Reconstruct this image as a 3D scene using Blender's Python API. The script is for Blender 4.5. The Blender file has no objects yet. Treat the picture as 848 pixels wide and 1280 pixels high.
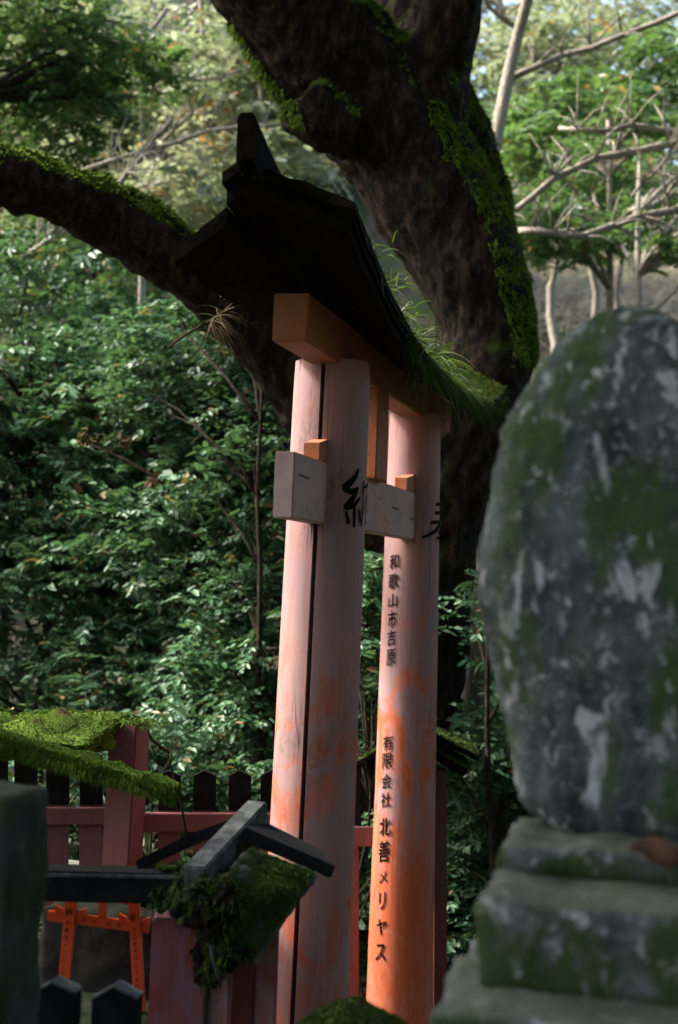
import bpy, bmesh, math, random
import numpy as np
from mathutils import Vector, Matrix, noise
random.seed(7); rng = np.random.default_rng(7)
R = math.radians
scene = bpy.context.scene
col = scene.collection

# ---------------------------------------------------------------- camera, sky, sun, exposure
F = 1778.0                                   # focal length in photo pixels (848 x 1280)
CAMZ = 1.6; ROLL = R(2.2)
_yp = ((861-424)/F)*math.sin(ROLL) - ((735-640)/F)*math.cos(ROLL)
PITCH = math.atan(-_yp)
CM = Matrix.Rotation(R(90)+PITCH, 3, 'X') @ Matrix.Rotation(ROLL, 3, 'Z')
CL = Vector((0, 0, CAMZ))
cd = bpy.data.cameras.new('camera'); cam = bpy.data.objects.new('camera', cd); col.objects.link(cam)
cam.matrix_world = Matrix.Translation(CL) @ CM.to_4x4()
cd.sensor_fit = 'VERTICAL'; cd.sensor_height = 36; cd.sensor_width = 24; cd.lens = F/1280*36
cd.clip_start = 0.05; cd.clip_end = 2000
cd.dof.use_dof = True; cd.dof.focus_distance = 6.6; cd.dof.aperture_fstop = 1.8
scene.camera = cam

SUN_EL, SUN_AZ = 44, -100                    # azimuth: 0 = from the camera side, -90 = from the left
sd = Vector((math.sin(R(SUN_AZ))*math.cos(R(SUN_EL)), -math.cos(R(SUN_AZ))*math.cos(R(SUN_EL)), math.sin(R(SUN_EL))))
w = bpy.data.worlds.new('World'); scene.world = w; w.use_nodes = True
wn = w.node_tree; sky = wn.nodes.new('ShaderNodeTexSky'); sky.sky_type = 'NISHITA'; sky.sun_disc = False
sky.sun_elevation = R(SUN_EL); sky.sun_rotation = math.atan2(sd.x, sd.y)
sky.air_density = 1.0; sky.dust_density = 5.0
wn.links.new(sky.outputs[0], wn.nodes['Background'].inputs[0]); wn.nodes['Background'].inputs[1].default_value = 0.15
ld = bpy.data.lights.new('sun', 'SUN'); sun = bpy.data.objects.new('sun', ld); col.objects.link(sun)
ld.energy = 2.8; ld.angle = R(5); ld.color = (1, .93, .83)
sun.rotation_euler = sd.to_track_quat('Z', 'Y').to_euler(); sun.location = sd*30
scene.view_settings.view_transform = 'Standard'; scene.view_settings.look = 'None'
scene.view_settings.exposure = 2.0; scene.view_settings.gamma = 1
scene.render.engine = 'CYCLES'
scene.cycles.max_bounces = 8; scene.cycles.transparent_max_bounces = 4
scene.cycles.use_denoising = True

def at(px, py, Y):
    "photo pixel -> world point at forward distance Y"
    d = CM @ Vector(((px-424)/F, -(py-640)/F, -1.0))
    return CL + d*(Y/d.y)
def pxm(Y): return F/Y                       # pixels per metre at Y

# ---------------------------------------------------------------- material helpers
class NT:
    def __init__(s, name):
        s.m = bpy.data.materials.new(name); s.m.use_nodes = True; s.t = s.m.node_tree; s.n = s.t.nodes
        s.b = s.n['Principled BSDF']; s.out = s.n['Material Output']
    def node(s, k, **kw):
        n = s.n.new(k)
        for a, v in kw.items(): setattr(n, a, v)
        return n
    def put(s, sock, v):
        if isinstance(v, bpy.types.NodeSocket): s.t.links.new(v, sock)
        elif isinstance(v, (tuple, list)) and len(v) == 3 and sock.type == 'RGBA': sock.default_value = (*v, 1)
        else: sock.default_value = v
    def coord(s, scale=(1, 1, 1)):
        tc = s.node('ShaderNodeTexCoord'); mp = s.node('ShaderNodeMapping'); mp.inputs['Scale'].default_value = scale
        s.t.links.new(tc.outputs['Object'], mp.inputs['Vector']); return mp.outputs[0]
    def noise(s, scale, detail=5, rough=.55, vec=(1, 1, 1), dist=0):
        n = s.node('ShaderNodeTexNoise'); n.inputs['Scale'].default_value = scale; n.inputs['Detail'].default_value = detail
        n.inputs['Roughness'].default_value = rough; n.inputs['Distortion'].default_value = dist
        s.t.links.new(s.coord(vec), n.inputs['Vector']); return n.outputs['Fac']
    def ramp(s, fac, a, b, lo=0., hi=1.):
        n = s.node('ShaderNodeMapRange'); n.interpolation_type = 'SMOOTHSTEP'
        s.put(n.inputs[0], fac); n.inputs[1].default_value = a; n.inputs[2].default_value = b
        n.inputs[3].default_value = lo; n.inputs[4].default_value = hi; return n.outputs[0]
    def mix(s, fac, a, b):
        n = s.node('ShaderNodeMix', data_type='RGBA'); s.put(n.inputs[0], fac); s.put(n.inputs[6], a); s.put(n.inputs[7], b); return n.outputs[2]
    def math(s, op, a, b=0.):
        n = s.node('ShaderNodeMath', operation=op); s.put(n.inputs[0], a); s.put(n.inputs[1], b); return n.outputs[0]
    def sep(s, axis='Z'):
        tc = s.node('ShaderNodeTexCoord'); x = s.node('ShaderNodeSeparateXYZ'); s.t.links.new(tc.outputs['Object'], x.inputs[0]); return x.outputs[axis]
    def up(s):
        g = s.node('ShaderNodeNewGeometry'); x = s.node('ShaderNodeSeparateXYZ'); s.t.links.new(g.outputs['Normal'], x.inputs[0]); return x.outputs['Z']
    def fin(s, color, rough=.8, bump=None, strength=.4, dist=.01, spec=.3):
        s.put(s.b.inputs['Base Color'], color); s.put(s.b.inputs['Roughness'], rough); s.b.inputs['Specular IOR Level'].default_value = spec
        if bump is not None:
            n = s.node('ShaderNodeBump'); n.inputs['Strength'].default_value = strength; n.inputs['Distance'].default_value = dist
            s.put(n.inputs['Height'], bump); s.t.links.new(n.outputs[0], s.b.inputs['Normal'])
        return s.m

def m_paint(name, fresh=(.47, .092, .026), faded=(.365, .21, .19), z0=.6, z1=2.6, grime=(.05, .045, .025), low=.3, grimeamt=.5, ax=(1, 1, .1), high=2.2):
    n = NT(name); A = lambda k: tuple(1 if q == 1 else q*k for q in ax)
    z = n.ramp(n.sep('Z'), z0, z1)
    big = n.noise(2.0, 5, .62, A(4), .8); streak = n.noise(9, 5, .65, A(1.2), .2); fine = n.noise(55, 4, .65, A(.5), .1)
    f = n.math('ADD', n.math('MULTIPLY', z, .85), n.math('MULTIPLY', n.math('SUBTRACT', big, .5), 2.0))
    f = n.ramp(n.math('ADD', f, n.math('MULTIPLY', n.math('SUBTRACT', streak, .5), 1.3)), .0, .8, low*.3, 1)
    c = n.mix(f, fresh, n.mix(n.ramp(n.noise(4, 4, .6, A(4)), .35, .65), faded, (faded[0]*.78, faded[1]*.84, faded[2]*.98)))
    # brushed scars where the older coat shows through: swirling strokes with ragged bristle edges
    sc = n.math('ADD', n.noise(2.6, 3, .5, A(6), 3.2), n.math('MULTIPLY', n.math('SUBTRACT', n.noise(42, 4, .75, A(1.6), .3), .5), .42))
    scar = n.math('MULTIPLY', n.ramp(sc, .46, .56), n.ramp(n.sep('Z'), high-.7, high, .85, .06))
    c = n.mix(scar, c, n.mix(.35, fresh, faded)); c = n.mix(n.math('MULTIPLY', n.ramp(sc, .57, .65), n.ramp(n.sep('Z'), high-.7, high, .8, .04)), c, fresh)
    wear = n.ramp(n.math('ADD', n.math('MULTIPLY', fine, .6), n.math('MULTIPLY', streak, .4)), .53, .60)
    c = n.mix(n.math('MULTIPLY', wear, .12), c, tuple(min(.6, q*1.35) for q in faded))
    dk = n.ramp(fine, .48, .36); c = n.mix(n.math('MULTIPLY', dk, .14), c, (.12, .06, .055))
    g = n.math('MULTIPLY', n.ramp(n.noise(2.6, 6, .7, A(4), .5), .52, .70), n.ramp(n.noise(38, 5, .75), .36, .56)); c = n.mix(n.math('MULTIPLY', g, grimeamt), c, grime)
    crack = n.math('MULTIPLY', n.ramp(n.math('ABSOLUTE', n.math('SUBTRACT', n.noise(13, 2, .4, A(.35), .15), .5)), .010, .002), n.ramp(n.noise(3, 3, .5, A(5)), .54, .6)); c = n.mix(n.math('MULTIPLY', crack, .75), c, (.03, .018, .014))
    dots = n.ramp(n.noise(50, 2, .5), .735, .765); c = n.mix(n.math('MULTIPLY', dots, .8), c, (.05, .025, .02))
    h = n.math('ADD', n.math('ADD', fine, n.math('MULTIPLY', scar, -.35)), n.math('ADD', n.math('MULTIPLY', dots, -.6), n.math('MULTIPLY', crack, -1.2)))
    return n.fin(c, n.ramp(streak, .3, .7, .55, .8), h, .35, .004, .25)

def m_stone(name, upw=.14, top=None, base=(.13, .14, .14), dark=(.035, .045, .045), pale=(.36, .37, .40), moss=(.035, .075, .012), mosslo=.5, mosshi=.62, palelo=.60, sc=1.0, flow=.5, chips=.58):
    n = NT(name)
    c = n.mix(n.ramp(n.noise(7*sc, 6, .65, (1, 1, flow)), .35, .65), dark, base)
    c = n.mix(n.ramp(n.noise(11*sc, 5, .6, (1, 1, flow*1.2), .4), palelo, palelo+.07), c, pale)
    c = n.mix(n.math('MULTIPLY', n.ramp(n.noise(30*sc, 4, .7), .55, .7), .6), c, pale)
    mm = n.ramp(n.math('ADD', n.noise(5*sc, 6, .62, (1, 1, flow), .3), n.math('MULTIPLY', n.up(), upw)), mosslo, mosshi)
    c = n.mix(mm, c, n.mix(n.noise(25*sc, 4), moss, (moss[0]*1.9, moss[1]*1.6, moss[2]*1.3)))
    c = n.mix(n.math('MULTIPLY', n.ramp(n.noise(17*sc, 5, .68, (1, 1, .6), .5), chips, chips+.07), .85), c, pale)
    c = n.mix(n.math('MULTIPLY', n.ramp(n.noise(22*sc, 5, .7, (1, 1, .25)), .40, .28), .7), c, dark)
    if top: c = n.mix(n.math('MULTIPLY', n.ramp(n.up(), .6, .9), n.ramp(n.noise(13, 6, .7), .34, .62, .35, .92)), c, top)
    return n.fin(c, .85, n.math('ADD', n.noise(40*sc, 6, .7), n.noise(6*sc, 5, .6)), .55, .012)

def m_moss(name, a=(.03, .07, .008), b=(.085, .135, .016), brown=(.06, .04, .015)):
    n = NT(name)
    c = n.mix(n.noise(9, 5, .6), a, b); c = n.mix(n.ramp(n.noise(4, 5, .65), .58, .7), c, brown)
    n.put(n.b.inputs['Sheen Weight'], .04)
    return n.fin(c, .95, n.noise(120, 4, .7), .8, .012, .1)

def m_wood(name, a=(.03, .027, .024), b=(.10, .09, .08), moss=None, axis=(1, 1, 1), mlo=.55, rough=.8):
    n = NT(name)
    c = n.mix(n.ramp(n.noise(14, 6, .7, axis), .35, .68), a, b)
    if moss: c = n.mix(n.ramp(n.math('ADD', n.noise(6, 6, .65), n.math('MULTIPLY', n.up(), .18)), mlo, mlo+.14), c, moss)
    return n.fin(c, rough, n.noise(40, 5, .7, axis), .5, .006, .10)

def m_leaf(name, dark, light, trans=.35, rough=.42, spec=.5, odd=None, oddamt=.0):
    n = NT(name)
    a = n.node('ShaderNodeAttribute', attribute_name='tone'); t = a.outputs['Fac']
    c = n.mix(t, dark, light)
    if odd: c = n.mix(n.ramp(t, 1-oddamt, 1-oddamt+.02), c, odd)
    n.fin(c, rough, None, spec=spec)
    tr = n.node('ShaderNodeBsdfTranslucent'); mx = n.node('ShaderNodeMixShader'); mx.inputs[0].default_value = trans
    n.put(tr.inputs['Color'], n.mix(.22, c, (.25, .38, .05)))
    n.t.links.new(n.b.outputs[0], mx.inputs[1]); n.t.links.new(tr.outputs[0], mx.inputs[2]); n.t.links.new(mx.outputs[0], n.out.inputs['Surface'])
    return n.m

def m_plain(name, c, rough=.8, spec=.2, var=.25, sc=20):
    n = NT(name)
    return n.fin(n.mix(n.noise(sc, 4), tuple(x*(1-var) for x in c), tuple(x*(1+var) for x in c)), rough, n.noise(sc*3, 4), .2, .004, spec)

def m_bark(name, a, b, moss=None, mlo=.5, sc=1., lichen=None):
    n = NT(name)
    tex = n.math('ADD', n.math('MULTIPLY', n.noise(20*sc, 8, .75, (1, 1, .5), .2), .75), n.math('MULTIPLY', n.math('ABSOLUTE', n.math('SUBTRACT', n.noise(8*sc, 6, .68, (1, 1, .35), .15), .5)), 1.3))
    c = n.mix(n.ramp(tex, .36, .68), a, b)
    if lichen: c = n.mix(n.ramp(n.noise(5*sc, 5, .6, (1, 1, .6)), .6, .68), c, lichen)
    h = n.math('MULTIPLY', tex, 2.0)
    if moss:
        mm = n.ramp(n.math('ADD', n.noise(4*sc, 6, .65, (1, 1, .5)), n.math('MULTIPLY', n.up(), .42)), mlo, mlo+.16)
        c = n.mix(mm, c, n.mix(n.noise(14, 5, .6), (moss[0]*.6, moss[1]*.6, moss[2]*.6), (moss[0]*1.5, moss[1]*1.3, moss[2])))
        h = n.math('ADD', h, n.math('MULTIPLY', mm, n.noise(90, 4, .7)))
    return n.fin(c, .92, h, 1.0, .03, .12)

M = {}
M['pillarL'] = m_paint('faded_vermilion', z0=-.6, z1=1.5, grimeamt=.75, high=2.9); M['pillarR'] = m_paint('faded_vermilion_right', z0=.75, z1=2.3, high=2.9, grimeamt=.35)
M['beam'] = m_paint('sheltered_vermilion', fresh=(.33, .105, .032), faded=(.36, .15, .08), z0=-1, z1=9, grimeamt=.6, ax=(1, .1, 1), high=1)
M['nuki'] = m_paint('weathered_pink_paint', fresh=(.46, .14, .06), faded=(.47, .285, .235), z0=-4, z1=0, grimeamt=.5, ax=(1, .1, 1), high=1)
M['fence'] = m_paint('old_fence_paint', fresh=(.17, .04, .028), faded=(.165, .064, .062), z0=-3, z1=1.5, grimeamt=.6, high=1.)
M['orange'] = m_plain('bright_orange_paint', (.62, .075, .02), .5, .4, .12)
M['ink'] = m_plain('black_ink', (.006, .0055, .0055), .8, .05)
M['black'] = m_wood('black_painted_wood', (.004, .0045, .005), (.011, .012, .013), rough=.85)
M['greywood'] = m_wood('grey_weathered_wood', (.035, .04, .042), (.13, .14, .14), moss=(.03, .055, .012), mlo=.72)
M['roof'] = m_wood('bark_roof', (.004, .0035, .003), (.013, .010, .008), moss=(.035, .055, .008), mlo=.66, rough=1.); M['roof'].node_tree.nodes['Principled BSDF'].inputs['Specular IOR Level'].default_value = .05
M['moss'] = m_moss('moss', (.034, .085, .006), (.098, .17, .012), (.07, .05, .018)); M['mossdark'] = m_moss('deep_moss', (.022, .055, .008), (.07, .13, .014))
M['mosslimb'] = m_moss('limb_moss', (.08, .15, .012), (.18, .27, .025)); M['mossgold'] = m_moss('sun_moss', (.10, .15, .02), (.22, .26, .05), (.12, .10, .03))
M['stone'] = m_stone('lichen_stone', upw=.05, base=(.10, .125, .12), dark=(.018, .03, .03), pale=(.40, .43, .45), moss=(.024, .056, .016), mosslo=.49, mosshi=.63, palelo=.565, flow=.40, chips=.60, sc=1.3)
M['base'] = m_stone('pedestal_stone', upw=-.1, top=(.105, .12, .08), base=(.10, .11, .11), dark=(.03, .04, .035), pale=(.34, .34, .36), moss=(.016, .038, .010), mosslo=.42, mosshi=.54, palelo=.56, sc=1.3, flow=.8)
M['darkstone'] = m_stone('dark_block', moss=(.014, .026, .008), base=(.05, .05, .048), dark=(.018, .02, .018), pale=(.12, .12, .12), mosslo=.46, mosshi=.62, palelo=.68, chips=.75)
M['bark'] = m_bark('big_bark', (.013, .009, .0065), (.078, .054, .036), (.06, .10, .012), .62, 1., None)
M['bark2'] = m_bark('thin_bark', (.03, .022, .015), (.10, .08, .06), (.04, .06, .015), .75, 2.)
M['palebark'] = m_bark('pale_bark', (.40, .36, .30), (.68, .63, .55), (.07, .09, .03), .8, 2.)
M['leaf'] = m_leaf('glossy_leaf', (.022, .078, .040), (.095, .225, .10), .28, .52, .6, (.22, .13, .05), .025)
M['leaf_mid'] = m_leaf('mid_leaf', (.035, .095, .03), (.12, .23, .07), .38, .42, .5, (.30, .16, .06), .05)
M['leaf_far'] = m_leaf('far_leaf', (.05, .095, .04), (.50, .52, .36), .42, .5, .4, (.38, .19, .07), .12)  # pale end of the leaf colour stands in for sun glare
M['leaf_canopy'] = m_leaf('canopy_leaf', (.02, .06, .018), (.06, .13, .03), .3, .45, .4)
M['grass'] = m_leaf('blade', (.03, .08, .015), (.10, .17, .03), .3, .5, .3)
M['dead'] = m_leaf('dead_frond', (.05, .035, .022), (.14, .10, .06), .1, .8, .1)
M['deadleaf'] = m_leaf('fallen_leaf', (.08, .045, .02), (.22, .14, .07), .1, .8, .1); M['dryleaf'] = m_plain('dry_leaf', (.07, .035, .018), .8)
M['iron'] = m_plain('rusty_iron', (.03, .02, .016), .7)
M['drybrush'] = m_leaf('dry_stalk', (.36, .30, .22), (.66, .58, .45), .2, .8, .1)

# ---------------------------------------------------------------- mesh helpers
ORG = {}
def tag(o, label=None, cat=None, group=None, kind=None):
    if label: o['label'] = label
    if cat: o['category'] = cat
    if group: o['group'] = group
    if kind: o['kind'] = kind
    return o
def thing(name, loc, label, cat, group=None):
    o = bpy.data.objects.new(name, None); o.empty_display_size = .1; o.location = loc; col.objects.link(o)
    ORG[o] = Vector(loc); return tag(o, label, cat, group)
def link(name, me, mat, parent, org, smooth):
    me.materials.append(mat)
    if smooth: me.shade_smooth()
    o = bpy.data.objects.new(name, me); col.objects.link(o)
    if parent is None: o.location = org; ORG[o] = Vector(org)
    else: o.parent = parent; ORG[o] = ORG[parent]
    return o
def obj(name, verts, faces, mat, parent=None, smooth=False, bevel=0, org=None):
    "verts in world space"
    vs = [Vector(v) for v in verts]
    if parent is not None: org = ORG[parent]
    elif org is None:
        org = Vector((sum(v.x for v in vs)/len(vs), sum(v.y for v in vs)/len(vs), min(v.z for v in vs)))
    org = Vector(org)
    me = bpy.data.meshes.new(name); me.from_pydata([v-org for v in vs], [], faces)
    if bevel:
        bm = bmesh.new(); bm.from_mesh(me); bmesh.ops.recalc_face_normals(bm, faces=bm.faces)
        bmesh.ops.bevel(bm, geom=list(bm.edges), offset=bevel, segments=2, affect='EDGES', clamp_overlap=True); bm.to_mesh(me); bm.free()
    return link(name, me, mat, parent, org, smooth)
class G:
    def __init__(s): s.v = []; s.f = []
    def add(s, vs, fs):
        b = len(s.v); s.v += [Vector(v) for v in vs]; s.f += [tuple(i+b for i in f) for f in fs]; return s
    def hexa(s, c):                          # 8 corners: 4 bottom loop, 4 top loop
        return s.add(c, [(3, 2, 1, 0), (4, 5, 6, 7), (0, 1, 5, 4), (1, 2, 6, 5), (2, 3, 7, 6), (3, 0, 4, 7)])
    def bar(s, p, q, wv, hv):                # p->q axis, half vectors wv, hv
        p, q, wv, hv = map(Vector, (p, q, wv, hv))
        return s.hexa([p-wv-hv, p+wv-hv, q+wv-hv, q-wv-hv, p-wv+hv, p+wv+hv, q+wv+hv, q-wv+hv])
    def tube(s, pts, rad, n=8, jit=0, cap=True):
        pts = [Vector(p) for p in pts]; b = len(s.v); prev = None
        for i, p in enumerate(pts):
            d = (pts[min(i+1, len(pts)-1)]-pts[max(i-1, 0)]).normalized()
            x = (d.orthogonal() if prev is None else prev - d*prev.dot(d)).normalized(); prev = x; y = d.cross(x)
            r = rad[i] if hasattr(rad, '__len__') else rad
            for k in range(n):
                a = 2*math.pi*k/n; rr = r*(1+random.uniform(-jit, jit)); s.v.append(p + x*math.cos(a)*rr + y*math.sin(a)*rr)
        for i in range(len(pts)-1):
            for k in range(n):
                s.f.append((b+i*n+k, b+i*n+(k+1) % n, b+(i+1)*n+(k+1) % n, b+(i+1)*n+k))
        if cap:
            s.f.append(tuple(b+k for k in reversed(range(n)))); s.f.append(tuple(b+(len(pts)-1)*n+k for k in range(n)))
        return s
    def obj(s, name, mat, parent=None, smooth=False, bevel=0, org=None): return obj(name, s.v, s.f, mat, parent, smooth, bevel, org)

def big_mesh(name, V, loops, nper, mat, parent, org, tone=None, kind='stuff'):
    "numpy polygons all with nper corners"
    me = bpy.data.meshes.new(name); nf = len(loops)//nper
    me.vertices.add(len(V)); me.vertices.foreach_set('co', (V-np.array(org)).astype(np.float32).ravel())
    me.loops.add(len(loops)); me.loops.foreach_set('vertex_index', loops.astype(np.int32))
    me.polygons.add(nf); me.polygons.foreach_set('loop_start', (np.arange(nf)*nper).astype(np.int32))
    if tone is not None:
        a = me.attributes.new('tone', 'FLOAT', 'POINT'); a.data.foreach_set('value', tone.astype(np.float32))
    me.update(calc_edges=True)
    o = link(name, me, mat, parent, org, False)
    if kind: o['kind'] = kind
    return o
def nrm(a): return a/np.maximum(np.linalg.norm(a, axis=1, keepdims=True), 1e-9)
def leaves(name, P, D, U, L, W, mat, parent, tone=None):
    "leaf at P pointing D, upper side U, length L, width W"
    n = len(P); D = nrm(D); S = nrm(np.cross(D, U)); N = np.cross(S, D)
    L = np.broadcast_to(L, (n,))[:, None]; W = np.broadcast_to(W, (n,))[:, None]
    base = P; tip = P + D*L - N*L*.12
    q = [base, P+D*L*.32+S*W*.5+N*W*.16, P+D*L*.72+S*W*.36+N*W*.08-N*L*.05, tip, P+D*L*.72-S*W*.36+N*W*.08-N*L*.05, P+D*L*.32-S*W*.5+N*W*.16]
    V = np.stack(q, 1).reshape(-1, 3); i = np.arange(n)[:, None]*6
    loops = np.concatenate([i+0, i+3, i+2, i+1, i+0, i+5, i+4, i+3], 1).ravel()
    if tone is None: tone = rng.random(n)
    return big_mesh(name, V, loops, 4, mat, parent, ORG[parent], np.repeat(tone, 6))
def blades(name, P, D, L, W, mat, parent, droop=.5, seg=3):
    "tapering arched blades"
    n = len(P); D = nrm(D); L = np.broadcast_to(L, (n,))[:, None]; W = np.broadcast_to(W, (n,))[:, None]
    S = nrm(np.cross(D, nrm(rng.normal(size=(n, 3))))); rows = []
    for k in range(seg+1):
        t = k/seg; c = P + D*L*t - np.array([0, 0, 1.])*L*droop*t*t; w_ = W*(1-t)*.5+1e-4
        rows += [c-S*w_, c+S*w_]
    V = np.stack(rows, 1).reshape(-1, 3); m = 2*(seg+1); i = np.arange(n)[:, None]*m
    loops = np.concatenate([np.concatenate([i+2*k, i+2*k+1, i+2*k+3, i+2*k+2], 1) for k in range(seg)], 1).ravel()
    return big_mesh(name, V, loops, 4, mat, parent, ORG[parent], np.repeat(rng.random(n), m))
def rough_mesh(o, amp, sc, sub=0):
    me = o.data
    if sub:
        bm = bmesh.new(); bm.from_mesh(me); bmesh.ops.subdivide_edges(bm, edges=bm.edges, cuts=sub, use_grid_fill=True); bm.to_mesh(me); bm.free()
    off = ORG[o]
    nn = [v.normal.copy() for v in me.vertices]
    for v, nv in zip(me.vertices, nn):
        p = (v.co+off)*sc; v.co += nv*amp*(noise.fractal(p, 1., 2., 4))
    me.update()
def sample(o, n, minz=-2.):
    "random world points and normals on a mesh part"
    me = o.data; me.calc_loop_triangles(); nt = len(me.loop_triangles)
    tri = np.empty(nt*3, np.int32); me.loop_triangles.foreach_get('vertices', tri); tri = tri.reshape(-1, 3)
    co = np.empty(len(me.vertices)*3); me.vertices.foreach_get('co', co); co = co.reshape(-1, 3)+np.array(ORG[o])
    a, b, c = co[tri[:, 0]], co[tri[:, 1]], co[tri[:, 2]]; cr = np.cross(b-a, c-a); ar = np.linalg.norm(cr, axis=1); nn = cr/np.maximum(ar, 1e-12)[:, None]
    ar = ar*(nn[:, 2] > minz); k = rng.choice(nt, n, p=ar/ar.sum()); r1 = np.sqrt(rng.random(n))[:, None]; r2 = rng.random(n)[:, None]
    return a[k]*(1-r1)+b[k]*r1*(1-r2)+c[k]*r1*r2, nn[k]

# glyph outlines from the built-in font, as flat meshes
_gl = {}
def glyph(ch, weight=.02, cuts=0):
    key = (ch, weight, cuts)
    if key in _gl: return _gl[key]
    cu = bpy.data.curves.new('glyph', 'FONT'); cu.body = ch; cu.offset = weight; cu.resolution_u = 6
    o = bpy.data.objects.new('glyph', cu); col.objects.link(o)
    bpy.context.view_layer.update()
    me = bpy.data.meshes.new_from_object(o.evaluated_get(bpy.context.evaluated_depsgraph_get()))
    bpy.data.objects.remove(o); bpy.data.curves.remove(cu)
    bm = bmesh.new(); bm.from_mesh(me); bpy.data.meshes.remove(me)
    bmesh.ops.triangulate(bm, faces=bm.faces[:])
    xs = [v.co.x for v in bm.verts]; ys = [v.co.y for v in bm.verts]
    x0, x1, y0, y1 = min(xs), max(xs), min(ys), max(ys)
    for k in range(1, cuts):
        x = x0+(x1-x0)*k/cuts
        bmesh.ops.bisect_plane(bm, geom=bm.verts[:]+bm.edges[:]+bm.faces[:], plane_co=(x, 0, 0), plane_no=(1, 0, 0))
    cx, cy = (x0+x1)/2, (y0+y1)/2
    bm.verts.index_update()
    r = ([(v.co.x-cx, v.co.y-cy) for v in bm.verts], [tuple(v.index for v in f.verts) for f in bm.faces], x1-x0, y1-y0)
    bm.free(); _gl[key] = r; return r
def brush(pts, wd, ht, slant=.16):
    "fit a glyph to a cell and tilt it like brush writing"
    v, f, gw, gh = pts
    s = [(x/max(gw, .05), y/max(gh, .05)) for x, y in v]
    return [(x*wd, y*ht + x*wd*slant) for x, y in s], f

# ---------------------------------------------------------------- torii frame: u along the beams, v to the open side
K = .8
O = at(418.5, 406.6, 8*K)                    # kasagi top, above the left pillar
_d = CM @ Vector(((861-424)/F, -(735-640)/F, -1)); UD = Vector((_d.x, _d.y, 0)).normalized(); VD = Vector((UD.y, -UD.x, 0)); ZD = Vector((0, 0, 1))
def T(Y8, v8, w8):
    "torii point: forward distance of the axis (8-unit), side and height offsets in the same unit"
    return O + UD*((Y8-8)*K/UD.y) + VD*(v8*K) + ZD*(w8*K)
def on_v0(px, py, v8=0):
    d = CM @ Vector(((px-424)/F, -(py-640)/F, -1.0)); p0 = O+VD*(v8*K)
    return CL + d*((p0-CL).dot(VD)/d.dot(VD))

# ---------------------------------------------------------------- ground and hillside
def ground_z(x, y):
    if y < 3.0: z = max(0, -3.5-y)*.62  # rises unseen behind the viewer, shaped to shut out low sky
    elif y < 5.5: z = -1.35*((y-3)/2.5)**2*(3-2*(y-3)/2.5)
    elif y < 11.5: z = -1.35
    else: z = -1.35 + (y-11.5)*.50
    if y < 14: z += max(0, x-5)*.6  # unseen right bank, also raised to shut out low sky
    if y > 24: z += (y-24)*(.25 if x < 1 else max(-.06, .25-(x-1)*.10))
    z += max(0, -x-2.2)*.25*(1 if y > 8 else .0)
    return z + .25*noise.noise(Vector((x*.25, y*.25, 0)))*min(1, max(0, (y-9)/4)) + .02*noise.noise(Vector((x*2, y*2, 3)))
gx = [-600, -300, -120, -60, -40]+list(np.linspace(-30, 34, 90))+[45, 65, 120, 300, 600]; gy = [-600, -200, -60, -30, -18, -10, -6, -3.5]+list(np.linspace(-2, 50, 110))+[60, 80, 120, 200, 320, 600]
gv = []; gf = []
for y in gy:
    for x in gx:
        gv.append((x, y, ground_z(max(-40, min(40, x)), max(-26, min(y, 52)))))
nx = len(gx)
for j in range(len(gy)-1):
    for i in range(nx-1): gf.append((j*nx+i, j*nx+i+1, (j+1)*nx+i+1, (j+1)*nx+i))
n = NT('leaf_litter')
c = n.mix(n.ramp(n.noise(1.3, 6, .6), .4, .62), (.018, .018, .010), (.06, .05, .028)); c = n.mix(n.ramp(n.noise(9, 6, .75), .54, .68), c, (.13, .10, .06))
c = n.mix(n.ramp(n.noise(.9, 5), .46, .60), c, (.022, .045, .014))
gm = n.fin(c, .95, n.noise(14, 7, .75), .8, .05)
tag(obj('ground', gv, gf, gm, None, True, org=(0, 0, 0)), kind='structure')

# ---------------------------------------------------------------- big torii
tor = thing('torii', Vector((O.x, O.y, ground_z(O.x, O.y))), 'tall faded vermilion torii gate with brush lettering and a sagging mossy bark roof', 'torii')
ZB = ground_z(O.x, O.y)-.1
def pillar(top, bot, r0, r1, kerf, pm, name='pillar'):
    "round post with an optional saw kerf facing -u; bottom extended to the ground"
    top, bot = Vector(top), Vector(bot); k = (ZB-top.z)/(bot.z-top.z); r1 = r0+(r1-r0)*k; bot = top+(bot-top)*k
    g = G(); n = 72; ka = math.atan2(-UD.y, -UD.x); ring = []
    for i in range(n): ring.append((ka+2*math.pi*(i+.5)/n, 1.0))
    if kerf:
        hw = kerf; ring = [(a, r) for a, r in ring if abs((a-ka+math.pi) % (2*math.pi)-math.pi) > hw*1.05]
        ring += [(ka+2*math.pi-hw, 1.), (ka+2*math.pi-hw*1.9, .45), (ka+2*math.pi+hw*1.9, .45), (ka+2*math.pi+hw, 1.)]
    H = 40; m = len(ring)
    for j in range(H+1):
        t = j/H; p = top.lerp(bot, t); r = r0+(r1-r0)*t
        for a, q in ring:
            dv = Vector((math.cos(a), math.sin(a), 0)); wob = 1+.012*noise.noise(Vector((math.cos(a)*.8, math.sin(a)*.8, p.z*1.1+r0*40)))
            rr = r*q*wob*(1 if j else .985)
            g.v.append(p+dv*rr + Vector((0, 0, -.004 if j == 0 else 0)))
    for j in range(H):
        for i in range(m): g.f.append((j*m+i, (j+1)*m+i, (j+1)*m+(i+1) % m, j*m+(i+1) % m))
    g.f.append(tuple(range(m))); g.f.append(tuple(H*m+i for i in reversed(range(m))))
    o = g.obj(name, pm, tor)
    me = o.data; me.polygons.foreach_set('use_smooth', [True]*(len(me.polygons)-2)+[False]*2)
    me.set_sharp_from_angle(angle=R(35))
    return o, top, bot, r0, r1
PTOP = -.212
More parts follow.
